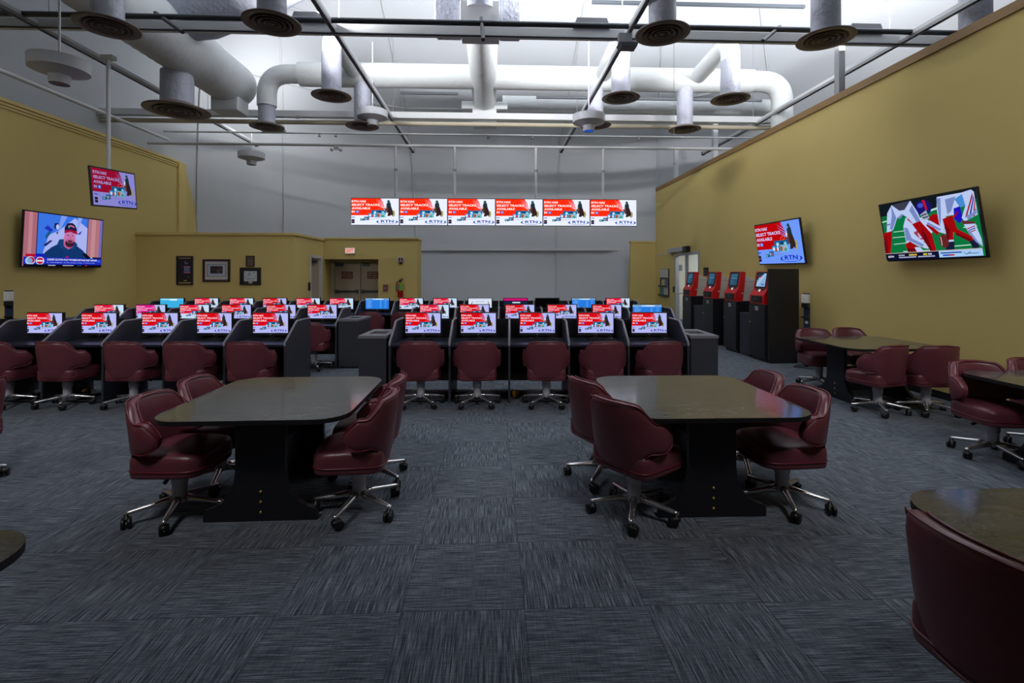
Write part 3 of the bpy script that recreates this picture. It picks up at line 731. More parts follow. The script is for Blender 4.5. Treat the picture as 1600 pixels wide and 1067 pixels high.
def football(w, h):
    a = Art(w, h, True, .95); Gn = (10, 118, 62)
    a.rect(0, 0, 1, 1, Gn); a.rect(0, .80, 1, 1, (16, 26, 34))
    a.poly([(0, .78), (.30, .80), (.52, .80), (1, .86), (1, .80), (.5, .74), (0, .74)], (12, 96, 56))
    for (x0, y0, x1, y1, q) in ((0, .70, .12, .72, .02), (.5, .76, .66, .81, .03), (.12, .50, .3, .50, .012), (.1, .40, .3, .40, .012), (.1, .28, .3, .29, .012), (.62, .34, .75, .34, .014), (.65, .17, .9, .18, .015), (.2, .14, .55, .13, .016), (.85, .45, .97, .46, .014)):
        a.line([(x0, y0), (x1, y1)], q, (190, 225, 215))
    Wp, Rd, Sh = (188, 204, 244), (160, 8, 14), (120, 138, 196)
    # kneeling holder
    a.poly([(.25, .30), (.25, .58), (.29, .72), (.40, .72), (.52, .66), (.58, .50), (.50, .30), (.38, .26)], Wp)
    a.poly([(.30, .70), (.33, .70), (.42, .56), (.39, .55)], Rd); a.poly([(.34, .70), (.36, .69), (.44, .58), (.42, .57)], Rd)
    a.ell(.60, .62, .06, .10, Rd); a.poly([(.50, .55), (.60, .36), (.62, .42), (.54, .60)], Rd)
    a.poly([(.36, .46), (.44, .50), (.47, .40), (.44, .32), (.36, .34)], (160, 60, 80)); a.poly([(.40, .44), (.45, .46), (.46, .36), (.41, .34)], (190, 190, 230))
    a.poly([(.50, .62), (.55, .62), (.70, .44), (.68, .38), (.62, .42)], Wp); a.poly([(.66, .46), (.72, .46), (.76, .38), (.70, .36)], (175, 190, 225))
    a.poly([(.25, .55), (.32, .52), (.44, .28), (.52, .22), (.48, .16), (.38, .22), (.27, .34)], Wp); a.ell(.48, .20, .05, .035, (190, 200, 230))
    a.poly([(.24, .26), (.30, .31), (.38, .20), (.37, .12), (.26, .13)], Rd); a.poly([(.34, .20), (.40, .20), (.44, .12), (.36, .12)], Wp)
    # helmet
    a.ell(.505, .845, .085, .125, (24, 22, 110)); a.poly([(.50, .97), (.53, .97), (.545, .80), (.525, .80)], (190, 20, 40)); a.poly([(.46, .74), (.53, .80), (.55, .66), (.49, .64)], (160, 165, 190)); a.line([(.47, .72), (.53, .74)], .02, (60, 60, 80)); a.line([(.48, .68), (.54, .69)], .02, (60, 60, 80))
    # striding player
    a.poly([(.0, .30), (.05, .54), (.09, .85), (.16, .98), (.38, 1.0), (.44, .78), (.46, .62), (.37, .60), (.32, .72), (.26, .80), (.20, .74), (.13, .54), (.06, .50)], Wp)
    a.poly([(.16, .98), (.24, .86), (.30, .86), (.38, 1.0)], (60, 62, 80)); a.poly([(.26, .80), (.20, .74), (.23, .72), (.28, .78)], Sh)
    a.poly([(.0, .12), (.0, .50), (.11, .52), (.10, .40), (.05, .12)], Rd); a.poly([(.36, .60), (.45, .64), (.55, .40), (.57, .10), (.52, .09), (.44, .36)], Rd); a.rect(.52, .085, .575, .11, Wp)
    # kicker
    a.poly([(.64, .46), (.64, .78), (.66, .98), (.90, .98), (.86, .80), (.80, .66), (.72, .66), (.68, .46)], Wp); a.poly([(.68, .62), (.78, .66), (.80, .44), (.94, .28), (.90, .22), (.76, .40), (.75, .26), (.70, .26)], Rd)
    a.poly([(.82, .90), (.90, .96), (.92, .78), (.86, .76)], (70, 140, 215)); a.poly([(.80, .76), (.86, .78), (.87, .58), (.83, .52), (.79, .60)], (30, 20, 190)); a.poly([(.78, .62), (.82, .70), (.84, .70), (.80, .62)], Rd)
    a.poly([(.70, .26), (.76, .26), (.74, .06), (.67, .06), (.66, .12)], (24, 30, 56)); a.poly([(.89, .24), (.95, .26), (.97, .14), (.92, .10)], (24, 30, 56)); a.rect(.70, .25, .755, .28, Wp)
    a.poly([(.895, .98), (.98, 1.0), (1.0, .96), (1.0, .62), (.88, .54), (.86, .60), (.91, .78)], Wp)
    for d, cc in ((0, Rd), (.035, (40, 50, 170)), (.07, Rd)): a.poly([(.89 + d, .60), (.905 + d, .60), (.985 + d * .2, .90 - d), (.985 + d * .2, .95 - d)], cc)
    a.poly([(.86, .56), (.97, .52), (.96, .48), (.86, .50)], (100, 44, 50)); a.poly([(.87, .50), (.97, .49), (1.0, .26), (1.0, .14), (.96, .20), (.90, .36)], Wp)
    for d, cc in ((0, Rd), (.03, (40, 50, 170)), (.06, Rd)): a.line([(.89 + d * .2, .42 - d), (.965, .46 - d)], .014, cc)
    a.ell(.665, .27, .045, .11, (104, 36, 40)); a.line([(.64, .34), (.64, .2)], .012, (215, 200, 200))
    # folds and shade drawn in the picture
    for q in ([(.16, .98), (.20, .74), (.13, .54), (.10, .56), (.15, .80)], [(.40, .92), (.46, .64), (.42, .62), (.36, .84)], [(.27, .56), (.31, .54), (.34, .34), (.27, .32)], [(.66, .96), (.70, .95), (.67, .60), (.65, .50)], [(.74, .92), (.84, .94), (.78, .72), (.74, .68)],
              [(.90, .62), (.97, .66), (1.0, .72), (1.0, .64), (.92, .56)], [(.91, .42), (.97, .22), (1.0, .16), (1.0, .14), (.95, .22), (.90, .38)], [(.54, .60), (.66, .46), (.64, .44), (.52, .57)], [(.30, .40), (.46, .24), (.44, .20), (.29, .34)]): a.poly(q, Sh)
    for q in ([(.0, .30), (.05, .50), (.03, .12), (.0, .12)], [(.46, .52), (.50, .40), (.54, .12), (.52, .11), (.46, .36)], [(.70, .56), (.74, .44), (.72, .28), (.70, .28)], [(.80, .38), (.92, .26), (.90, .23), (.78, .36)], [(.27, .20), (.36, .18), (.36, .13), (.27, .14)]): a.poly(q, (104, 8, 20))
    a.ell(.49, .89, .03, .04, (70, 80, 200)); a.poly([(.05, .62), (.12, .64), (.12, .66), (.05, .64)], (90, 104, 150))
    # ticker
    a.rect(0, 0, 1, .115, (14, 18, 48)); a.rect(.60, .01, 1, .115, (165, 205, 245)); a.line([(0, .12), (1, .12)], .01, (200, 170, 170))
    a.text('ESPN', .03, .10, .045, .08, (215, 220, 240)); a.text('RUSHING', .16, .23, .065, .09, (215, 220, 240)); a.rect(.28, .062, .33, .092, (190, 180, 90)); a.rect(.33, .062, .37, .092, (200, 160, 60)); a.rect(.44, .062, .48, .092, (210, 200, 60)); a.rect(.49, .064, .53, .09, (190, 195, 215))
    a.rect(.16, .03, .36, .05, (170, 175, 200)); a.rect(.38, .03, .56, .05, (170, 175, 200)); a.rect(.62, .07, .82, .09, (40, 70, 150)); a.rect(.64, .03, .70, .055, (40, 80, 190)); a.rect(.70, .03, .75, .055, (190, 40, 60)); a.line([(.84, .08), (.86, .04), (.90, .08)], .01, (30, 60, 130)); a.rect(.88, .05, .97, .06, (60, 90, 160))
    return a
def interview(w, h):
    a = Art(w, h, True, .9)
    a.rect(0, 0, 1, 1, (168, 104, 132)); a.rect(0, .0, .14, 1, (176, 108, 122)); a.rect(.05, .2, .09, 1, (196, 134, 146)); a.rect(.78, 0, 1, 1, (182, 120, 130)); a.rect(.84, .15, .90, 1, (200, 142, 150)); a.rect(.96, 0, 1, 1, (120, 110, 190))
    a.rect(.14, .22, .79, 1.0, (24, 30, 90)); a.rect(.15, .235, .78, 1.0, (60, 120, 236)); a.poly([(.22, .24), (.78, .24), (.78, .8), (.60, .98), (.40, .7), (.28, .6)], (176, 186, 250)); a.poly([(.38, .6), (.5, 1), (.42, 1)], (130, 160, 250)); a.poly([(.62, .6), (.7, 1), (.64, 1)], (150, 172, 250))
    # line drawing of an athlete on the backdrop
    a.poly([(.34, .74), (.34, .83), (.38, .85), (.40, .81), (.375, .80), (.365, .72)], (24, 34, 90)); a.ell(.38, .77, .018, .05, (196, 205, 250)); a.poly([(.24, .58), (.28, .68), (.31, .70), (.29, .60), (.25, .52)], (26, 90, 130)); a.poly([(.22, .72), (.30, .66), (.33, .70), (.26, .78)], (40, 50, 190)); a.poly([(.22, .40), (.30, .50), (.33, .50), (.25, .38)], (26, 34, 90)); a.poly([(.36, .66), (.39, .68), (.385, .62)], (26, 90, 120)); a.poly([(.64, .66), (.70, .74), (.68, .66)], (40, 40, 170))
    # man in cap and hoodie
    a.poly([(.20, .08), (.24, .26), (.32, .37), (.40, .44), (.60, .46), (.72, .34), (.80, .22), (.84, .08)], (18, 56, 112)); a.poly([(.385, .44), (.41, .53), (.52, .55), (.62, .50), (.65, .44), (.60, .34), (.50, .33), (.43, .36)], (20, 66, 122))
    a.poly([(.46, .50), (.47, .40), (.53, .34), (.59, .40), (.60, .50)], (190, 96, 150)); a.ell(.54, .56, .078, .16, (205, 122, 176)); a.ell(.545, .47, .062, .085, (62, 30, 52)); a.ell(.545, .52, .05, .05, (196, 106, 150)); a.ell(.545, .495, .028, .022, (120, 40, 70)); a.ell(.545, .515, .04, .012, (80, 40, 60))
    a.ell(.513, .62, .014, .01, (96, 50, 90)); a.ell(.573, .62, .014, .01, (96, 50, 90)); a.line([(.54, .62), (.548, .57), (.54, .555)], .01, (170, 86, 140))
    a.poly([(.465, .66), (.465, .78), (.50, .86), (.56, .88), (.60, .84), (.625, .76), (.63, .67), (.55, .70)], (28, 26, 66)); a.poly([(.465, .655), (.47, .72), (.54, .74), (.62, .72), (.645, .66), (.62, .655), (.54, .70)], (160, 16, 60)); a.line([(.51, .80), (.55, .82), (.59, .79)], .03, (196, 110, 140)); a.ell(.52, .79, .012, .02, (60, 170, 180), 8)
    a.rect(.44, .10, .445, .30, (14, 40, 90)); a.rect(.60, .10, .605, .30, (14, 40, 90)); a.ell(.515, .17, .022, .035, (170, 24, 110), 12)
    a.poly([(.72, .26), (.76, .28), (.86, .16), (.82, .10)], (12, 16, 28)); a.rect(.86, .08, 1, .20, (20, 20, 50)); a.line([(.82, .14), (.85, .2), (.88, .14)], .012, (150, 230, 210))
    # captions
    a.rect(0, .03, 1, .17, (28, 44, 190)); a.rect(.02, .175, .13, .225, (190, 12, 50)); a.rect(.13, .175, .24, .225, (20, 30, 200)); a.ell(.075, .10, .055, .08, (180, 205, 240)); a.ell(.085, .11, .04, .055, (200, 24, 60)); a.ell(.07, .10, .03, .045, (120, 170, 225)); a.ell(.185, .10, .05, .075, (205, 215, 245)); a.ell(.185, .10, .04, .06, (196, 20, 70)); a.rect(.145, .085, .225, .115, (225, 220, 240))
    a.text("CADE'S CLUTCH PLAY POWERS PISTONS PAST HAWKS", .265, .93, .112, .15, (235, 238, 255)); a.text('K. Cunningham: 16 Pts, 8 Reb, 4 Ast, 1-3 from 3-Pt', .265, .90, .06, .085, (160, 180, 250)); a.rect(.94, .09, .98, .14, (60, 90, 240))
    a.rect(0, 0, 1, .035, (10, 10, 24)); a.rect(.28, .01, .37, .025, (190, 195, 215)); a.rect(.46, .01, .60, .025, (190, 195, 215)); a.rect(.66, .01, .67, .026, (60, 120, 220)); a.rect(.69, .01, .70, .026, (60, 130, 230)); a.rect(.76, .01, .785, .028, (210, 40, 40))
    return a

# six-screen strip hanging from poles
YT = 12.5
pL, pR, pB = at_y(548, 309.5, YT), at_y(995, 311, YT), at_y(770, 353, YT)
tw = (pR.x - pL.x) / 6; tz1 = (pL.z + pR.z) / 2; tz0 = pB.z; thh = tz1 - tz0
art0 = race_ad(tw - .025, thh - .03, 'hang'); art_me = art0.mb.mesh('screen', art0.ms)
cc = MB(); cc.box(-tw / 2 + .003, tw / 2 - .003, 0, .035, -thh / 2, thh / 2, 0, .004); cc.box(-tw * .3, tw * .3, .035, .08, -thh * .35, thh * .3, 0, .01); case_me = cc.mesh('case', M['black_plastic'])
where6 = ['leftmost of the six hanging screens, above the double doors', 'second of the six hanging screens from the double doors', 'third of the six hanging screens from the double doors', 'fourth of the six hanging screens from the double doors', 'fifth of the six hanging screens from the double doors', 'rightmost of the six hanging screens, towards the tall wall']
for i in range(6):
    t = thing('hanging_television', 'television with red racing advert, ' + where6[i], 'television', (pL.x + tw * (i + .5), YT, (tz0 + tz1) / 2), 0, 'six televisions hung in a strip')
    link('case', case_me, t); link('screen', art_me, t, (0, -.003, 0))
ZPIPE = at_y(770, 229, YT).z
tag(MB().box(pL.x + .2, pR.x - .2, YT + .09, YT + .13, (tz0 + tz1) / 2 - .02, (tz0 + tz1) / 2 + .04).build('mounting_rail', M['steel_dark']), 'long dark rail joining the backs of the six hanging screens', 'rail')
for u, wh in ((617, 'over the leftmost of the six screens'), (710, 'over the second of the six screens'), (838, 'over the fourth of the six screens'), (944, 'over the rightmost of the six screens')):
    x = at_y(u, 270, YT).x
    t = thing('ceiling_pole', f'white ceiling pole {wh}', 'pole', (x, YT + .11, tz1 - .3), 0, 'poles carrying the six screens')
    zt = ZPIPE - (tz1 - .3)
    MB().tube([(0, 0, .26), (0, 0, zt)], .036, 10).build('tube', M['steel_white'], t); MB().box(-.03, .03, -.03, .03, 0, .3).build('clamp', M['steel_dark'], t); MB().lathe([(.045, zt - .62), (.045, zt - .56)], 12, cap=True).build('collar', M['steel_grey'], t)

def wall_set(name, label, TL, TR, BL, w_art, group='televisions on the side walls'):
    TL, TR, BL = Vector(TL), Vector(TR), Vector(BL)
    ux = (TR - TL); w = ux.length; ux.normalize(); uz = (TL - BL); uz = uz - ux * uz.dot(ux); h = uz.length; uz.normalize(); n = uz.cross(ux)  # local +Y = away from the viewer
    c = (TL + TR) / 2 - uz * h / 2
    Mx = Matrix((ux, uz.cross(ux), uz)).transposed()
    t = screen_set(name, label, w, h, w_art(w - .05, h - .05), c, Mx.to_euler(), group)
    return t, w, h
# tall-wall televisions, leaning forward at the top
TL, TR = at_x(1178, 352, 5.74), at_x(1249, 339.5, 5.74); BL = at_x(1188, 414, 5.87)
t, w, h = wall_set('wall_television', 'tilted television with red racing advert on the tall wall above the red kiosks', TL, TR, BL, lambda w, h: race_ad(w, h, 'wall'))
bracket(t, [(0, .06, -.1), (0, .19, -.14), (0, .21, -.05)])
TL, TR = at_x(1372, 320, 5.72), at_x(1526, 291, 5.72); BL = at_x(1386, 409, 5.86)
t, w, h = wall_set('wall_television', 'large tilted television showing a football kick on the tall wall', TL, TR, BL, football)
bracket(t, [(0, .06, -.1), (0, .19, -.14), (0, .21, -.05)])
TL, TR = at_x(37, 327, -8.52), at_x(162, 343.5, -8.52); BL = at_x(40, 417.5, -8.58)
t, w, h = wall_set('wall_television', 'big television showing a man in cap and hoodie on the olive side wall', TL, TR, BL, interview)
bracket(t, [(0, .06, -.05), (0, .14, -.05)])
a, b, c = at_y(139.5, 258, 8.35), at_y(210.5, 271, 9.38), at_y(142.5, 321.5, 8.37)
t, w, h = wall_set('hanging_television', 'dim television with red racing advert on a single white pole near the side wall', a, b, c, lambda w, h: race_ad(w, h, 'dim'), None)
pole = at_y(168, 246, 8.85)
t2 = thing('ceiling_pole', 'long white ceiling pole holding the single dim television', 'pole', (pole.x, 8.85 + .02, 3.2), 0, None)
zt = 5.46 - 3.2
MB().tube([(0, 0, .2), (0, 0, zt)], .032, 12).build('tube', M['steel_white'], t2); MB().box(-.04, .04, -.05, .05, .05, .25).build('clamp', M['steel_dark'], t2); MB().box(-.1, .1, -.06, .06, zt - .04, zt + .03).build('bracket', M['steel_white'], t2)

# ================================================================== KIOSKS
def make_cabinet(label, door=False):
    t = thing('kiosk_cabinet', label, 'cabinet', (0, 0, 0), 0, 'black kiosk cabinets')   # faces -X, x 0..0.5, y -0.3..0.3
    MB().box(.02, .55, -.29, .29, .06, 1.085, 0, .004).build('body', M['laminate'], t); MB().box(.05, .53, -.26, .26, 0, .06).build('plinth', M['black_plastic'], t)
    d = MB(); d.box(0, .02, -.28, .28, .07, 1.07, 0, .003); dd = d.build('door', M['laminate'], t)
    MB().lathe([(.012, 0), (.012, .012), (0, .014)], 10).build('lock', M['alu'], dd, (0, .24, .72), (0, -PI / 2, 0))
    s = Art(.11, .075, False); s.rect(0, 0, 1, 1, (205, 205, 210)); s.rect(.15, .55, .85, .7, (80, 80, 90)); s.rect(.1, .15, .35, .42, (60, 60, 70)); s.rect(.45, .25, .9, .35, (90, 90, 100))
    s.build('sticker', dd, (-.002, 0, 1.0), (0, 0, -PI / 2))
    return t
def make_terminal(label, lit='blue'):
    t = thing('betting_terminal', label, 'terminal', (0, 0, 0), 0, 'red betting terminals')
    r = MB(); pr = [(.00, .0), (.16, .0), (.20, .3), (.225, .62), (.13, .63), (.07, .28), (.0, .17)]
    r.prism([(x, z) for x, z in pr], -.245, .245, 0, 'Y'); bm_ = r.build('shell', M['red'], t)
    md = bm_.modifiers.new('bevel', 'BEVEL'); md.width = .012; md.segments = 2
    g = MB(); g.prism([(.17, .01), (.50, .01), (.58, .06), (.58, .40), (.50, .44), (.22, .56), (.17, .56)], -.22, .22, 0, 'Y'); g.box(.22, .5, -.226, .226, .418, .425, 1); g.box(.34, .5, -.228, .228, .05, .09, 2); g.build('rear_case', [M['case_grey'], M['lid'], M['black_plastic']], t)
    # sloped front plane from (.07,.28) to (.13,.63)
    ang = math.atan2(.06, .35)
    a = Art(.30, .255, True, .8)
    if lit == 'blue': a.rect(0, 0, 1, 1, (46, 84, 112)); a.rect(.06, .70, .94, .94, (60, 104, 130)); a.rect(.1, .1, .5, .5, (54, 100, 130)); a.rect(.1, .56, .9, .64, (90, 140, 165))
    else:
        a.rect(0, 0, 1, 1, (150, 190, 235)); a.poly([(0, .45), (0, 1), (.35, 1), (.75, 1)], (26, 60, 84)); a.poly([(.0, .1), (.9, 1), (.98, 1), (.0, .0)], (225, 232, 245)); a.ell(.3, .72, .1, .1, (180, 30, 40)); a.ell(.72, .16, .2, .06, (60, 120, 220)); a.rect(.18, .6, .5, .66, (215, 225, 240))
    M3 = Matrix.Rotation(-PI / 2, 3, 'Z').to_4x4()
    rot = (Matrix.Rotation(ang, 4, 'Y') @ M3).to_euler()
    def on(z, d=.0): return (.07 + (z - .28) / .35 * .06 - d, 0, z)
    f = MB(); f.box(-.19, .19, -.004, .012, -.16, .16, 0, .003); sf = f.build('screen_surround', M['black_plastic'], t, on(.46, .001), rot)
    a.build('screen', sf, (0, -.0055, 0))
    p = MB(); p.box(-.16, .16, -.008, .01, -.042, .042, 0, .003); pl = p.build('ticket_slot', M['black_plastic'], t, on(.255, .002), (Matrix.Rotation(.4, 4, 'Y') @ M3).to_euler()); MB().box(-.03, .03, -.012, 0, -.025, .025).build('slot_light', em(220, 220, 225, .8), pl)
    p = MB(); p.box(-.18, .18, -.015, .02, -.065, .065, 0, .006); pl = p.build('note_reader', M['black_plastic'], t, (.0, 0, .095), rot=M3.to_euler()); MB().box(-.05, .05, -.02, 0, -.01, .03).build('reader_plate', M['steel_dark'], pl)
    MB().lathe([(.016, 0), (.016, .01), (0, .012)], 12).build('key_lock', M['white'], t, (.15, -.246, .17), (PI / 2, 0, 0))
    return t
KX = 5.12
KY = [12.72, 11.46, 10.38, 9.30]
wh = ['closest to the glass door', 'second from the glass door', 'third from the glass door', 'against the tall black side panel']
cab0 = ter0 = None
for i, y in enumerate(KY):
    lb = f'black kiosk cabinet with a small white sticker, {wh[i]}'
    if cab0 is None: cab0 = make_cabinet(lb); cab0.location = (KX, y, 0)
    else: dup(cab0, (KX, y, 0), 0, lb)
    lb = f'red betting terminal {wh[i]}'
    if i == 3: tt = make_terminal(lb + ', bright screen', 'ad'); tt.location = (KX, y, 1.087)
    elif ter0 is None: ter0 = make_terminal(lb); ter0.location = (KX, y, 1.087)
    else: dup(ter0, (KX, y, 1.087), 0, lb)
t = thing('side_panel', 'tall black cabinet panel closing off the row of red kiosks', 'panel', (KX, 8.92, 0), 0)
MB().box(.03, .60, 0, .06, .04, 1.76, 0, .004).build('board', M['laminate'], t); MB().box(.05, .58, .005, .055, 0, .04).build('plinth', M['black_plastic'], t)
def slim_bin(label, y0, y1, x0=5.16, h=.87):
    t = thing('slim_bin', label, 'bin', (x0, (y0 + y1) / 2, 0), 0, 'grey bins between the kiosks'); w = (y1 - y0) / 2
    MB().box(0, .42, -w, w, .03, h - .05, 0, .006).build('body', M['laminate_grey'], t); MB().box(-.004, .424, -w - .004, w + .004, h - .05, h, 0, .006).build('lid', M['laminate_grey'], t); MB().box(.02, .40, -w + .02, w - .02, 0, .03).build('plinth', M['black_plastic'], t)
slim_bin('slim grey bin between the kiosks beside the tall black panel', 9.63, 10.03)
slim_bin('slim grey bin between the two kiosks closest to the glass door', 11.80, 12.36)

# hand sanitizer stands
def sanitizer(label, x, y, rz, top):
    t = thing('sanitizer_stand', label, 'sanitizer stand', (x, y, 0), rz, 'hand sanitizer stands')   # faces -Y
    MB().box(-.05, .05, 0, .03, .02, top, 0, .004).build('post', M['navy'], t); MB().box(-.16, .16, -.18, .14, 0, .02, 0, .004).build('base', M['steel_dark'], t)
    d = MB(); d.box(-.06, .06, -.10, 0, top - .17, top - .02, 0, .01); dd = d.build('dispenser', M['white'], t); MB().box(-.055, .055, -.105, 0, top - .25, top - .17, 0, .008).build('nozzle_cover', M['black_plastic'], dd)
    MB().box(-.05, .05, -.14, 0, top - .43, top - .41, 0, .004).build('drip_tray', M['black_plastic'], t)
    s = MB(); s.lathe([(.0, 0), (.028, 0)], 12); s.build('emblem', M['white'], t, (0, -.002, top - .52), (PI / 2, 0, 0))
sanitizer('navy hand sanitizer stand between the tall black panel and the wall table', 5.62, 8.55, math.radians(-50), 1.32)
q = at_y(14, 480, 8.3); sanitizer('dark hand sanitizer stand with white dispenser by the side wall below the big television', q.x, 8.3, math.radians(40), 1.40)

# ================================================================== THINGS ON THE WALLS
def framed(name, label, x0, x1, z0, z1, y, fr, mat_c, pic, fw=.04, group='frames on the office wall', cat='picture'):
    t = thing(name, label, cat, ((x0 + x1) / 2, y, (z0 + z1) / 2), 0, group); w, h = x1 - x0, z1 - z0
    f = MB(); f.box(-w / 2, w / 2, -.035, 0, h / 2 - fw, h / 2); f.box(-w / 2, w / 2, -.035, 0, -h / 2, -h / 2 + fw); f.box(-w / 2, -w / 2 + fw, -.035, 0, -h / 2 + fw, h / 2 - fw); f.box(w / 2 - fw, w / 2, -.035, 0, -h / 2 + fw, h / 2 - fw)
    f.build('frame', fr, t)
    if mat_c: MB().box(-w / 2 + fw, w / 2 - fw, -.012, 0, -h / 2 + fw, h / 2 - fw).build('mount', mat_c, t)
    pic.build('print', t, (0, -.014, 0))
YO = 12.36
a = Art(.30, .58, False); a.rect(.0, .0, 1, 1, (26, 20, 34)); a.rect(.42, .56, .93, .68, (170, 120, 160)); a.rect(.42, .46, .93, .60, (40, 90, 150)); a.rect(.42, .38, .93, .46, (170, 110, 140)); a.ell(.64, .84, .13, .07, (180, 180, 200)); a.ell(.66, .855, .10, .06, (26, 24, 60)); a.rect(.42, .05, .68, .09, (190, 180, 50)); a.ell(.78, .22, .07, .02, (150, 130, 110)); a.rect(.5, .52, .6, .55, (220, 220, 235)); a.rect(.68, .52, .8, .55, (220, 220, 235))
p, q = at_y(276.5, 400, YO), at_y(302, 445, YO); framed('shadow_box', 'narrow black shadow box with a small display on the office wall', p.x, q.x, q.z, p.z, YO, M['black_plastic'], None, a, .035)
rnd = random.Random(3)
a = Art(.5, .34, False); a.rect(0, 0, 1, 1, (196, 186, 170)); a.rect(.06, .06, .94, .94, (60, 62, 76)); a.rect(.08, .085, .92, .915, (190, 200, 215)); a.rect(.2, .27, .8, .82, (44, 32, 40))
for k in range(26): a.ell(rnd.uniform(.24, .76), rnd.uniform(.32, .78), .025, .035, rnd.choice([(150, 40, 46), (120, 110, 120), (90, 80, 86), (70, 40, 40), (170, 160, 160)]), 8)
for k in range(16): a.line([(rnd.uniform(.1, .88), y := rnd.choice([.86, .14, .2])), (rnd.uniform(.1, .88) * .05 + .5, y + .01)] if False else [(u := rnd.uniform(.1, .84), y := rnd.choice([.87, .14, .2])), (u + .05, y + .015)], .012, (90, 100, 125))
p, q = at_y(317.5, 405, YO), at_y(360, 440, YO); framed('framed_photo', 'signed photo in a dark wood frame on the office wall', p.x, q.x, q.z, p.z, YO, M['frame_dark'], M['white'], a, .05)
a = Art(.17, .22, False); a.rect(0, 0, 1, 1, (112, 90, 84)); a.ell(.5, .75, .2, .12, (70, 62, 60)); a.rect(.15, .2, .85, .26, (90, 74, 70)); a.rect(.2, .35, .8, .4, (90, 74, 70))
p, q = at_y(385, 399.5, YO), at_y(398, 416.5, YO); framed('plaque', 'small brown plaque hung above the square black frame on the office wall', p.x, q.x, q.z, p.z, YO, M['frame_dark'], None, a, .025)
a = Art(.31, .25, False); a.rect(0, 0, 1, 1, (200, 206, 210)); a.rect(.36, -.22, .66, -.02, (180, 176, 178))
for k in range(34): a.ell(rnd.uniform(.08, .92), rnd.uniform(.1, .9), rnd.uniform(.02, .05), .035, rnd.choice([(40, 150, 70), (50, 80, 160), (60, 60, 90), (70, 170, 90), (110, 120, 170)]), 7)
p, q = at_y(375.5, 418, YO), at_y(408, 445, YO); framed('framed_print', 'black framed print with green and blue scribbles under the small plaque', p.x, q.x, q.z, p.z, YO, M['black_plastic'], M['laminate'], a, .03)

# exit sign, alarm, pull station, extinguisher
YE = 14.5
p, q = at_y(539.5, 387, YE), at_y(555.5, 396.5, YE)
t = thing('exit_sign', 'lit red and white exit sign above the double doors', 'sign', ((p.x + q.x) / 2, YE, (p.z + q.z) / 2)); w, h = q.x - p.x, p.z - q.z
MB().box(-w / 2, w / 2, -.05, 0, -h / 2, h / 2, 0, .006).build('housing', M['white'], t)
a = Art(w - .03, h - .03, True, .9); a.rect(0, 0, 1, 1, (216, 200, 190)); a.text('EXIT', .14, .86, .16, .84, (250, 40, 24)); a.build('face', t, (0, -.052, 0))
p, q = at_y(621, 401.5, YE), at_y(632, 409.5, YE); w, h = q.x - p.x, p.z - q.z
t = thing('fire_alarm', 'white fire alarm strobe with red face on the wall beside the double doors', 'alarm', ((p.x + q.x) / 2, YE, (p.z + q.z) / 2))
MB().box(-w / 2, w / 2, -.05, 0, -h / 2, h / 2, 0, .008).build('housing', M['white'], t)
a = Art(w * .62, h * .72, False); a.rect(0, 0, .4, 1, (120, 26, 34)); a.rect(.6, 0, 1, 1, (120, 26, 34)); a.rect(.42, .1, .58, .9, (190, 190, 195)); a.build('face', t, (0, -.052, 0))
MB().lathe([(.045, 0), (.035, -.05), (0, -.06)], 12).build('lens', M['frame_dark'], t, (0, -.03, -h / 2))
p, q = at_y(598.5, 444, YE), at_y(606.5, 455.5, YE); w, h = q.x - p.x, p.z - q.z
t = thing('pull_station', 'small red fire pull station in a clear cover beside the doors', 'alarm', ((p.x + q.x) / 2, YE, (p.z + q.z) / 2))
MB().box(-w / 2, w / 2, -.04, 0, -h / 2, h / 2, 0, .006).build('cover', mat('dusty_pink_cover', rgb(150, 110, 104), .3), t); MB().box(-w * .3, w * .3, -.05, -.04, -h * .3, h * .3).build('station', mat('pull_red', rgb(110, 34, 36), .4), t); MB().box(-w * .2, w * .2, -.056, -.05, -h * .08, h * .04).build('handle', M['white'], t)
p = at_y(625.5, 464, YE - .1)
t = thing('fire_extinguisher', 'red fire extinguisher with green tag hanging on the exit wall', 'extinguisher', (p.x, YE - .10, .98))
MB().lathe([(.0, 0), (.075, .0), (.08, .02), (.08, .36), (.06, .41), (.025, .43), (.025, .46), (0, .46)], 18).build('cylinder', mat('extinguisher_red', rgb(180, 16, 16), .3), t)
v = MB(); v.box(-.03, .03, -.03, .03, .45, .50); v.box(-.02, .09, -.012, .012, .50, .52); v.box(-.02, .08, -.012, .012, .535, .55); v.build('valve', M['black_plastic'], t)
MB().tube([(-.02, 0, .48), (-.09, -.01, .46), (-.115, -.02, .34), (-.10, -.03, .16)], .012, 8).build('hose', M['black_plastic'], t)
MB().box(-.02, .085, -.090, -.084, .20, .42).build('tag', mat('green_tag', rgb(130, 200, 40), .5), t); MB().box(-.05, .02, -.092, -.084, .24, .34).build('instruction_label', mat('label_teal', rgb(70, 150, 140), .5), t)
p = at_x(482.5, 447, OX); tag(MB().box(OX, OX + .03, p.y - .06, p.y + .06, p.z - .12, p.z + .10, 0, .006).build('card_reader', M['black_plastic']), 'black card reader beside the side door of the office', 'reader', 'card readers')
p = at_x(1053.5, 452, XR); tag(MB().box(XR - .03, XR, p.y - .07, p.y + .07, p.z - .1, p.z + .1, 0, .006).build('card_reader', M['black_plastic']), 'black card reader between the leaflet rack and the glass door', 'reader', 'card readers')
p, q = at_x(1100, 418, XR), at_x(1107, 431, XR)
t = thing('wall_notice', 'small dark notice on the tall wall behind the second kiosk', 'sign', (XR, (p.y + q.y) / 2, (p.z + q.z) / 2)); w = abs(p.y - q.y); h = p.z - q.z
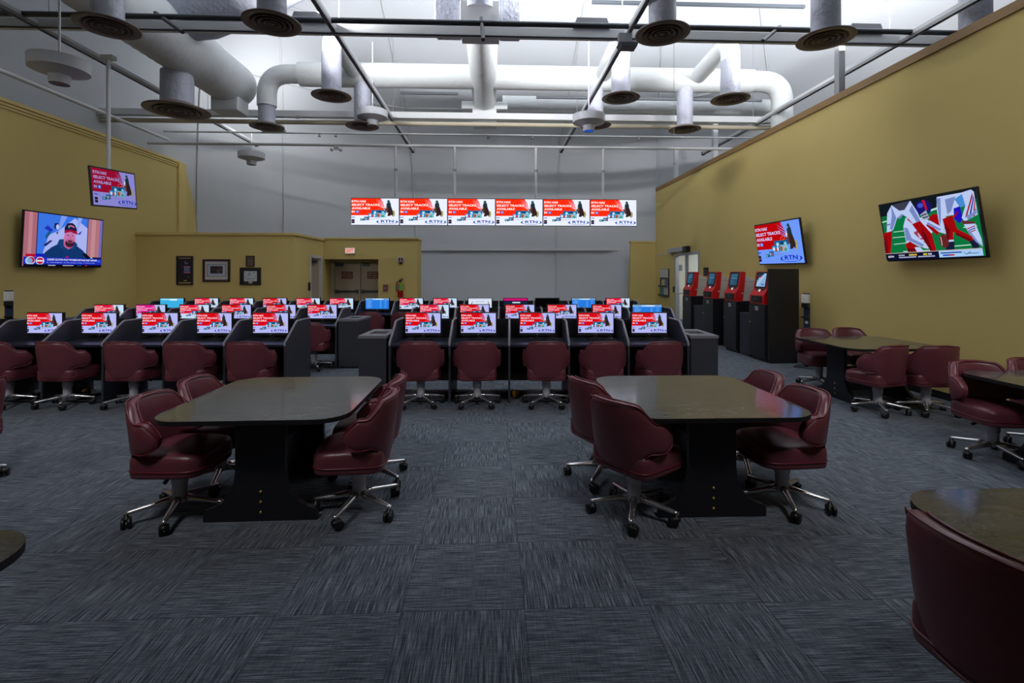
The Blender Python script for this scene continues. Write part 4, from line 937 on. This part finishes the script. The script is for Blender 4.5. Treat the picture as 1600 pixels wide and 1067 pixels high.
MB().box(-.02, 0, -w / 2, w / 2, -h / 2, h / 2, 0, .004).build('plate', M['black_plastic'], t); a = Art(w * .7, h * .7, False); a.ell(.4, .5, .3, .4, (120, 90, 120), 12); a.ell(.4, .5, .2, .28, (30, 26, 34), 12); a.build('mark', t, (-.022, 0, 0), (0, 0, -PI / 2))
# leaflet rack on the tall wall
p, q = at_x(1032, 420, XR), at_x(1046, 463, XR); yc, zc = (p.y + q.y) / 2, (p.z + q.z) / 2; w, h = abs(p.y - q.y), p.z - q.z
t = thing('leaflet_rack', 'dark wall rack of leaflets beside the glass door', 'rack', (XR, yc, zc)); MB().box(-.02, 0, -w / 2, w / 2, -h / 2, h / 2).build('back_board', M['steel_dark'], t)
for k, z in enumerate((-h / 2, -h / 6)): MB().box(-.09, -.08, -w / 2, w / 2, z, z + .05).build('rail', M['steel_dark'], t); MB().box(-.09, -.02, -w / 2, w / 2, z - .012, z).build('shelf', M['steel_dark'], t)
for (y0, y1, z0, z1, c, nm) in ((-.46, .46, .18, .49, (200, 198, 196), 'white notice sheet at the top of the leaflet rack'), (-.1, .24, -.14, .10, (196, 180, 140), 'cream leaflet in the middle pocket of the rack'), (-.42, -.14, -.14, .12, (100, 122, 160), 'blue leaflet in the middle pocket of the rack'),
                               (.24, .44, -.47, -.16, (60, 150, 110), 'green leaflet in the bottom pocket of the rack'), (.02, .22, -.47, -.18, (70, 140, 160), 'teal leaflet in the bottom pocket of the rack'), (-.44, 0, -.47, -.12, (196, 196, 204), 'white booklet in the bottom pocket of the rack')):
    tag(MB().box(XR - .045, XR - .03, yc + y0 * w, yc + y1 * w, zc + z0 * h, zc + z1 * h).build('leaflet', flat(*c)), nm, 'leaflet', 'papers in the leaflet rack')
# automatic door operator
p, q = at_x(1050, 393, XR - .12), at_x(1079, 399, XR - .12)
t = thing('door_operator', 'grey automatic opener box above the glass door', 'door opener', (XR, 0, 0)); MB().box(-.14, 0, 14.9, 16.2, 2.36, 2.50, 0, .006).build('cover', M['alu'], t); MB().box(-.142, 0, 14.62, 14.9, 2.35, 2.505, 0, .006).build('end_cap', M['black_plastic'], t); MB().tube([(-.1, 15.9, 2.34), (-.3, 16.9, 2.30)], .012, 6).build('arm', M['alu'], t)

# ================================================================== OVERHEAD
ZT = 5.5
# tracks along the depth of the room
for (u, v, wh) in ((400, 226, 'over the side wall television'), (645, 236, 'over the plain dark table'), (877, 236, 'over the table reflecting a blue screen'), (1099, 240, 'outside the tall wall')):
    e = at_z(u, v, ZT); x = e.x
    t = thing('track_rail', f'long ceiling track running the depth of the hall {wh}', 'track', (x, 0, ZT), 0, 'ceiling tracks')
    r = MB(); r.box(-.035, .035, 3.3, e.y, 0, .012); r.box(-.035, -.025, 3.3, e.y, -.04, 0); r.box(.025, .035, 3.3, e.y, -.04, 0); r.box(-.03, .03, 3.3, e.y, .012, .07, 1); r.build('channel', [M['steel_grey'], M['steel_white']], t)
    MB().box(-.045, .045, e.y, e.y + .05, -.05, .06).build('end_cap', M['black_plastic'], t)
    for yy in (4.0, 8.05, 12.4): MB().tube([(0, yy, .07), (0, yy, 2.4)], .006, 6).build('hanger', M['steel_grey'], t)
# beams across the hall
def crossbar(name, label, u0, v0, u1, v1, Y, hh, dd, m, cat='beam', round_=False, group='steel beams across the hall', xl=-9.5, xr=9.0):
    za, zb = at_y(u0, v0, Y).z, at_y(u1, v1, Y).z; z = (za + zb) / 2
    o = MB()
    if round_: o.tube([(xl, Y, z), (xr, Y, z)], hh / 2, 12)
    else: o.box(xl, xr, Y - dd / 2, Y + dd / 2, z - hh / 2, z + hh / 2)
    return tag(o.build(name, m), label, cat, group), z
_, zb = crossbar('cross_beam', 'light grey channel beam crossing the hall nearest the camera', 200, 50, 1300, 53, 7.9, .13, .14, M['steel_white'])
crossbar('conduit', 'thick dark conduit in front of the nearest cross beam', 200, 30, 1300, 43, 7.6, .085, .085, M['steel_dark'], 'pipe', True, 'pipes across the hall')
crossbar('conduit', 'thin dark conduit along the underside of the nearest cross beam', 200, 55, 1300, 58, 7.78, .03, .03, M['steel_dark'], 'pipe', True, 'pipes across the hall')
_, zb2 = crossbar('cross_beam', 'white box beam crossing the hall under the white cross duct', 300, 180, 1200, 185, 12.25, .15, .15, M['steel_white'])
crossbar('sprinkler_pipe', 'thick beige pipe just below the white box beam', 300, 192, 1200, 197, 12.32, .11, .11, M['pipe_beige'], 'pipe', True, 'pipes across the hall')
_, zs1 = crossbar('sprinkler_pipe', 'thin white pipe with sprinkler heads above the hanging screens', 500, 210, 1000, 212, 13.2, .045, .045, M['steel_white'], 'pipe', True, 'pipes across the hall', -8.6, 8.6)
crossbar('pole_pipe', 'white pipe that carries the poles of the six hanging screens', 500, 228, 1000, 230, YT + .11, .07, .07, M['steel_white'], 'pipe', True, 'pipes across the hall', -8.6, 8.0)
for (u, v, Y) in ((465, 186, 12.1), (499, 207, 13.2), (525, 208, 13.2), (763, 208, 13.2), (832, 212, 13.2), (998, 216, 13.2)):
    p = at_y(u, v + 3, Y)
    tag(MB().lathe([(.0, .06), (.02, .06), (.02, .02), (.045, .0), (.045, -.01), (0, -.01)], 10).build('fire_sprinkler', M['steel_grey'], None, (p.x, Y, zs1 - .08 if Y > 13 else zb2 - .135)), 'small sprinkler head below a ceiling pipe', 'sprinkler', 'sprinkler heads')
# conduit beyond the side wall
p, q = at_y(0, 110, 9.0), at_y(106, 180, 14.0); tag(MB().tube([(p.x, 5.0, p.z), (p.x, 9.0, p.z), (p.x, 13.5, p.z)], .04, 10).build('conduit', M['steel_white']), 'pale pipe running behind the top of the olive side wall', 'pipe', 'pipes across the hall')

# ducts
def bend(a, c, b, n=6, r=None):
    a, c, b = Vector(a), Vector(c), Vector(b); r = r or min((a - c).length, (b - c).length) * .9
    p, q = c + (a - c).normalized() * r, c + (b - c).normalized() * r
    return [p * (1 - t) ** 2 + c * 2 * t * (1 - t) + q * t * t for t in [i / n for i in range(n + 1)]]
YD = 11.5; ZD = 6.27
xl_el, xr_el = at_y(417, 150, YD).x, at_y(1222, 150, YD).x
t = thing('cross_duct', 'white air duct crossing the hall with drops at both ends', 'duct', (0, YD, ZD), 0, 'white air ducts')
MB().tube([(xl_el + .75, 0, 0), (-.25, 0, 0), (xr_el - .75, 0, 0)], .275, 24).build('trunk', M['duct'], t)
MB().tube([(xl_el + .75, 0, 0)] + bend((xl_el + .75, 0, 0), (xl_el, 0, 0), (xl_el, 0, -.8), 8, .5) + [(xl_el, 0, -.75)], .21, 20).build('elbow', M['duct'], t)
MB().tube([(xr_el - .75, 0, 0)] + bend((xr_el - .75, 0, 0), (xr_el, 0, 0), (xr_el, 0, -.9), 8, .5) + [(xr_el, 0, -1.6)], .24, 20).build('elbow', M['duct'], t)
YS = 9.74
BR = [(at_y(518, 151, YS).x, ''), (at_y(970, 154, YS).x, ''), (at_y(1141, 156, YS).x, '')]
for x, _w in BR:
    MB().tube([(x, 0, .02), (x, -.6, .05)] + bend((x, -.9, .07), (x, YS - YD, .1), (x, YS - YD, -.6), 8, .32) + [(x, YS - YD, -.35)], .185, 18).build('branch', M['duct'], t)
t = thing('main_duct', 'white main duct running from overhead to the cross duct', 'duct', (-.2, 0, 6.2), 0, 'white air ducts')
MB().tube([(0, 8.6, 0), (0, 11, 0), (0, 12.6, 0)] + bend((0, 12.6, 0), (0, 13.05, 0), (0, 13.05, -.5), 6, .3) + [(0, 13.05, -.35)], .305, 24).build('trunk', M['duct'], t)
MB().box(-.31, .31, 12.72, 13.3, -.62, -.25, 0, .01).build('plenum_box', M['steel_white'], t); MB().box(-.6, .6, 12.85, 13.1, -.22, -.02, 0, .02).build('saddle', M['duct'], t)
t = thing('plenum_duct', 'grey wrapped duct dropping into a plenum box on the nearest cross beam', 'duct', (-.2, 8.15, 0), 0, 'white air ducts')
MB().tube([(0, -2.5, 6.55), (0, -.7, 6.45)] + bend((0, -.5, 6.45), (0, 0, 6.4), (0, 0, 5.9), 6, .3) + [(0, 0, 6.0)], .29, 20).build('drop', M['duct_neck'], t)
MB().box(-.32, .32, -.2, .3, zb + .07, 6.1, 0, .01).build('plenum_box', M['steel_white'], t); MB().box(-.75, -.32, -.1, .3, zb + .12, 6.3, 0, .03).build('side_box', M['duct_neck'], t); MB().box(.32, .68, -.1, .3, zb + .12, 6.3, 0, .03).build('side_box', M['duct_neck'], t)
p, q = at_y(785, 165, 13.4), at_y(1206, 166, 13.4)
t = thing('straight_duct', 'pale duct behind the right half of the cross duct', 'duct', (0, 13.4, (p.z + q.z) / 2), 0, 'white air ducts')
MB().tube([(p.x, 0, 0), (q.x, 0, 0)], .22, 20).build('trunk', M['duct'], t)
for (u0, v0, u1, v1, wh) in ((626, 145, 716, 150, 'left of the main duct'), (838, 152, 1190, 154, 'below the cross duct towards the tall wall')):
    a, b = at_y(u0, v0, 12.6), at_y(u1, v1, 12.6); tag(MB().box(a.x, b.x, 12.57, 12.63, a.z - .03, a.z + .03).build('strut_channel', M['steel_grey']), f'thin grey strut channel {wh}', 'beam', 'strut channels')
# big spiral duct on the side
XB, ZB = -6.25, 5.99
p = at_y(375, 140, 12.0)
t = thing('spiral_duct', 'big white ribbed duct running beside the olive side wall', 'duct', (p.x, 0, p.z), 0, 'white air ducts')
pts = []; rr = []
for i in range(0, 88):
    y = 3.0 + i * .1; pts.append((0, y, 0)); rr.append(.5 + (.018 if i % 2 and 52 < i < 76 else 0))
pts += [(0, 11.86, 0), (0, 11.96, 0), (0, 12.0, 0)]; rr += [.47, .36, .05]
MB().tube(pts, rr, 32).build('trunk', M['duct'], t)
MB().box(-.30, .30, 11.3, 11.8, -.72, -.38, 0, .02).build('support_box', M['steel_white'], t)
tag(MB().tube([(p.x + .05, 9.3, p.z + .30), (p.x + .7, 9.3, p.z + .42), (p.x + 1.5, 9.3, p.z + .75), (p.x + 2.4, 9.3, p.z + 1.25)], [.42, .46, .46, .46], 22).build('branch_duct', M['duct_neck']), 'silvery flexible duct joining the big ribbed duct', 'duct', 'white air ducts')

# round ceiling diffusers on their necks
def make_diffuser(label, neck):
    t = thing('ceiling_diffuser', label, 'air vent', (0, 0, 0), 0, 'round ceiling diffusers')   # rim at z = 0, radius 0.375
    g = MB()
    g.lathe([(.185, .10), (.25, .055), (.375, .02), (.378, .005), (.365, .0), (.29, .006), (.275, .012), (.262, .05)], 36)
    for r in (.235, .165, .095): g.lathe([(r - .04, .075), (r - .012, .012), (r, -.006), (r + .012, -.004), (r + .008, .004), (r - .03, .085)], 32)
    g.lathe([(0, .0), (.035, .002), (.04, .02), (0, .04)], 20); g.lathe([(0, .09), (.186, .09)], 24, 1)
    g.build('grille', [M['grille'], M['void']], t)
    MB().lathe([(.188, .07), (.186, neck)], 24).build('neck', M['duct_neck'], t)
    return t
def diff(u, v, Y, label, neck, k=1.0):
    p = at_y(u, v, Y); o = make_diffuser(label, neck / k); o.location = p; o.scale = (k, k, k); return o
ZH = 6.25
dl = []
for (u, v, Y, lab, k) in ((168, 43, 6.84, 'round ceiling diffuser above the drum speaker nearest the side wall', 1.0), (425, 38, 6.84, 'round ceiling diffuser in the nearest row, beside the big silvery duct', 1.0),
                       (1035, 54, 6.84, 'round ceiling diffuser in the nearest row, beside the track motion sensor', 1.0), (1290, 62, 6.84, 'round ceiling diffuser in the nearest row, beside the tall wall post', 1.0), (1524, 62, 6.84, 'round diffuser neck half hidden behind the tall wall', 1.0),
                       (518, 151, YS, 'round ceiling diffuser on the duct branch near the office', 1.0), (970, 154, YS, 'round ceiling diffuser on the duct branch over the second desk row', 1.0), (1141, 156, YS, 'round ceiling diffuser on the duct branch over the kiosks', 1.0),
                       (417, 199, YD, 'round ceiling diffuser under the end elbow of the cross duct', .98), (566, 198, YD, 'round ceiling diffuser just behind a drum speaker by the office', 1.0), (930, 196, YD, 'round ceiling diffuser behind the drum speaker with blue light', 1.0), (1070, 203, YD, 'round ceiling diffuser under the cross duct beside the thin pull cord', .98)):
    p = at_y(u, v, Y)
    top = (7.4 if Y < 7 else ZD - .15 if Y > 11 else ZD - .3)
    if u == 417: top = ZD - .7
    diff(u, v, Y, lab, top - p.z, k)
p = at_y(277, 174, 9.9); diff(277, 174, 9.9, 'extra large round diffuser under the big ribbed duct', 5.62 - p.z, 1.52)
for x in (-5.37, -3.07, 2.37, 4.66, 6.75): pass
t = thing('near_cross_duct', 'white duct overhead feeding the nearest row of diffusers', 'duct', (0, 6.84, 7.6), 0, 'white air ducts')
MB().tube([(-6.0, 0, 0), (0, 0, 0), (7.2, 0, 0)], .28, 20).build('trunk', M['duct'], t)

# drum speakers on rods
def speaker(u, v, Y, label, blue=False, k=1.0):
    p = at_y(u, v, Y); t = thing('pendant_speaker', label, 'speaker', (p.x, Y, p.z), 0, 'white drum speakers'); t.scale = (k, k, k)
    q = MB()
    for band in ([(0, .2), (.34, .2)], [(.34, .2), (.335, .045)], [(.335, .045), (.13, -.02)], [(.13, -.02), (0, -.02)]): q.lathe(band, 40)
    q.build('drum', M['speaker'], t)
    MB().lathe([(.125, -.02), (.115, -.135)], 24).build('horn', M['speaker'], t)
    MB().lathe([(0, -.12), (.10, -.13)], 20).build('horn_mouth', em(50, 110, 230, .5) if blue else M['grille'], t)
    MB().tube([(0, 0, .2), (0, 0, (5.55 - p.z) / k + (.0 if u < 560 else 1.4))], .014, 8).build('rod', M['steel_white'], t); MB().lathe([(.04, .2), (.03, .24), (.014, .25)], 12).build('rod_cup', M['steel_white'], t)
speaker(93, 116, 7.0, 'white drum speaker on a rod nearest the camera by the side wall', False, 1.0)
speaker(393, 250, 13.7, 'white drum speaker low over the office wall')
speaker(582, 187, 11.3, 'white drum speaker in front of a diffuser near the middle track')
speaker(920, 195, 10.3, 'white drum speaker with a blue lit horn mouth', True)

# uplight housings (these carry the hall's light)
def uplight(label, x, y, z, power, tilt=0.0, side=0.0):
    t = thing('uplight', label, 'light', (x, y, z), 0, 'indirect uplights')
    MB().prism([(-.30, 0), (.30, 0), (.24, .16), (-.24, .16)], -.1, .1, 0, 'Y').build('housing', M['steel_grey'], t)
    MB().box(-.2, .2, -.08, .08, .161, .166).build('lens', em(255, 250, 255, 3.0), t)
    d = bpy.data.lights.new('uplight_lamp', 'AREA'); d.shape = 'RECTANGLE'; d.size = .9; d.size_y = .4; d.energy = power; d.color = UP_COL; d.spread = PI
    l = bpy.data.objects.new('uplight_lamp', d); COL.objects.link(l); l.parent = t; l.location = (0, 0, .19); l.rotation_euler = Vector((side, tilt, 1)).to_track_quat('-Z', 'Y').to_euler()
for (u, v, k, sd, wh) in ((487, 33, .8, .55, 'over the plain dark table'), (923, 36, 1.0, 0, 'over the table reflecting a blue screen'), (1347, 49, 1.0, -.1, 'beside the tall wall post')):
    p = at_y(u, v, 7.9); uplight(f'grey uplight box on the nearest cross beam {wh}', p.x, 7.9, zb + .07, UP_NEAR * k, UP_TILT, sd)
p = at_y(445, 222, 13.9)
uplight('uplight box behind the pipes washing the back membrane above the office', p.x, 13.2, zs1 + .03, UP_BACK, .6, -.3)

# unseen spotlights added as front fill above the frame, aimed at desks and tables
def fill_spot(x, y, tx, ty, power, label):
    z = ZW - .12; t = thing('added_spotlight', label, 'light', (x, y, z), 0, 'added fill spotlights'); v = (Vector((tx, ty, .6)) - Vector((x, y, z))).normalized()
    q = v.to_track_quat('-Z', 'Y').to_euler()
    MB().lathe([(.05, .10), (.075, .06), (.085, -.12), (.075, -.12)], 20).build('lamp_head', M['steel_white'], t, (0, 0, 0), q); MB().box(-.02, .02, -.02, .02, .04, .15).build('bracket', M['steel_white'], t)
    d = bpy.data.lights.new('fill_lamp', 'SPOT'); d.energy = power; d.spot_size = math.radians(88); d.spot_blend = 1.0; d.shadow_soft_size = .45; d.color = (1.0, .97, .95)
    l = bpy.data.objects.new('fill_lamp', d); COL.objects.link(l); l.parent = t; l.rotation_euler = q; l.location = v * .16
for x, y, tx, ty, k, wh in ((-6.9, 1.6, -6.4, 6.8, 1.25, 'towards the front desks by the side wall'), (-2.5, .8, -2.2, 5.8, 1.1, 'towards the plain dark table'), (2.2, .8, 2.0, 5.8, 1.1, 'towards the table reflecting blue screens'), (5.2, 1.6, 5.4, 6.8, .75, 'towards the tables by the tall wall')):
    fill_spot(x, y, tx, ty, SPOT * k, f'added white fill spotlight above the view aimed {wh}')
# small overhead details
p = at_y(980, 70, 7.6); t = thing('motion_sensor', 'dark flat sensor box under the ceiling track junction', 'sensor', p); MB().prism([(-.15, 0), (.15, 0), (.13, -.06), (-.10, -.06)], -.1, .1, 0, 'Y').build('body', M['steel_dark'], t); MB().box(-.14, .06, -.06, .06, 0, .16).build('bracket', M['steel_grey'], t)
p = at_y(525, 232, YT); t = thing('emergency_light', 'white twin-head emergency light on the pole pipe', 'light', (p.x, YT + .05, ZPIPE - .10)); MB().box(-.07, .07, -.03, .05, 0, .08, 0, .006).build('body', M['white'], t)
for sx in (-1, 1): MB().lathe([(0, 0), (.03, 0), (.045, .05), (0, .055)], 12).build('lamp_head', M['white'], t, (sx * .09, -.01, .0), (PI / 2 + .5, 0, sx * .6))
p = at_y(965 / 3.81 + 800, 268 / 3.81 * 3.6, 8.2); e = at_y(1053, 254, 8.2); t = thing('ceiling_pull', 'thin pull cord with a bead hanging from the ceiling beside the tall wall', 'cord', e)
MB().tube([(0, 0, 0), (0, 0, 4.6)], .004, 6).build('cord', M['pipe_beige'], t); MB().lathe([(0, -.03), (.018, -.02), (.018, 0), (0, .012)], 10).build('bead', M['pipe_beige'], t)
p, q = at_y(925, 3, 9.6), at_y(1257, 11, 9.6); t = thing('strut_channel', 'blue-grey strut channel hung across the top of the view', 'beam', (0, 9.6, (p.z + q.z) / 2)); MB().box(p.x, q.x, -.03, .03, -.03, .03).build('channel', M['steel_dark'], t)
for x in (p.x + .1, q.x - .1): MB().tube([(x, 0, 0), (x, 0, 3.0)], .006, 6).build('hanger', M['steel_grey'], t)
for (u0, v0, u1, v1, wh) in ((243, 20, 285, 50, 'beside the big silvery duct'), (752, 28, 755, 62, 'under the plenum box'), (1218, 42, 1192, 64, 'near the tall wall post')):
    a, b = at_y(u0, v0, 7.7), at_y(u1, v1, 7.3); tag(MB().tube([a, b], .03, 8).build('short_strut', M['steel_dark']), f'short dark strut clamped to the nearest cross beam {wh}', 'strut', 'short struts')
# posts rising from the tall wall
for (u, v0, v1, wd, m, wh) in ((1312, 62, 142, .11, 'steel_grey', 'behind the diffuser at the tall wall'), (1117, 188, 245, .13, 'speaker', 'above the kiosks'), (1056, 232, 272, .13, 'speaker', 'beside the thin pull cord')):
    p = at_x(u, v1, XR + .22); zt = at_y(u, v0, p.y).z
    tag(MB().box(p.x - wd / 2, p.x + wd / 2, p.y - .06, p.y + .06, 4.0, zt).build('wall_post', M[m]), f'post on top of the tall wall {wh}', 'post', 'posts on the tall wall')
# wavy cable along the roof
pts = []
for i in range(29):
    u = 535 + i * 33; v = 14 + 3 * math.sin(i * .55) + i * .2
    d = ray(u, v); o = Vector((0, 0, H)); t_ = 14.2 / d.y
    pts.append(o + d * t_)
tag(MB().tube(pts, .022, 6).build('roof_cable', M['steel_grey']), 'wavy grey cable strung across the top of the roof', 'cable')
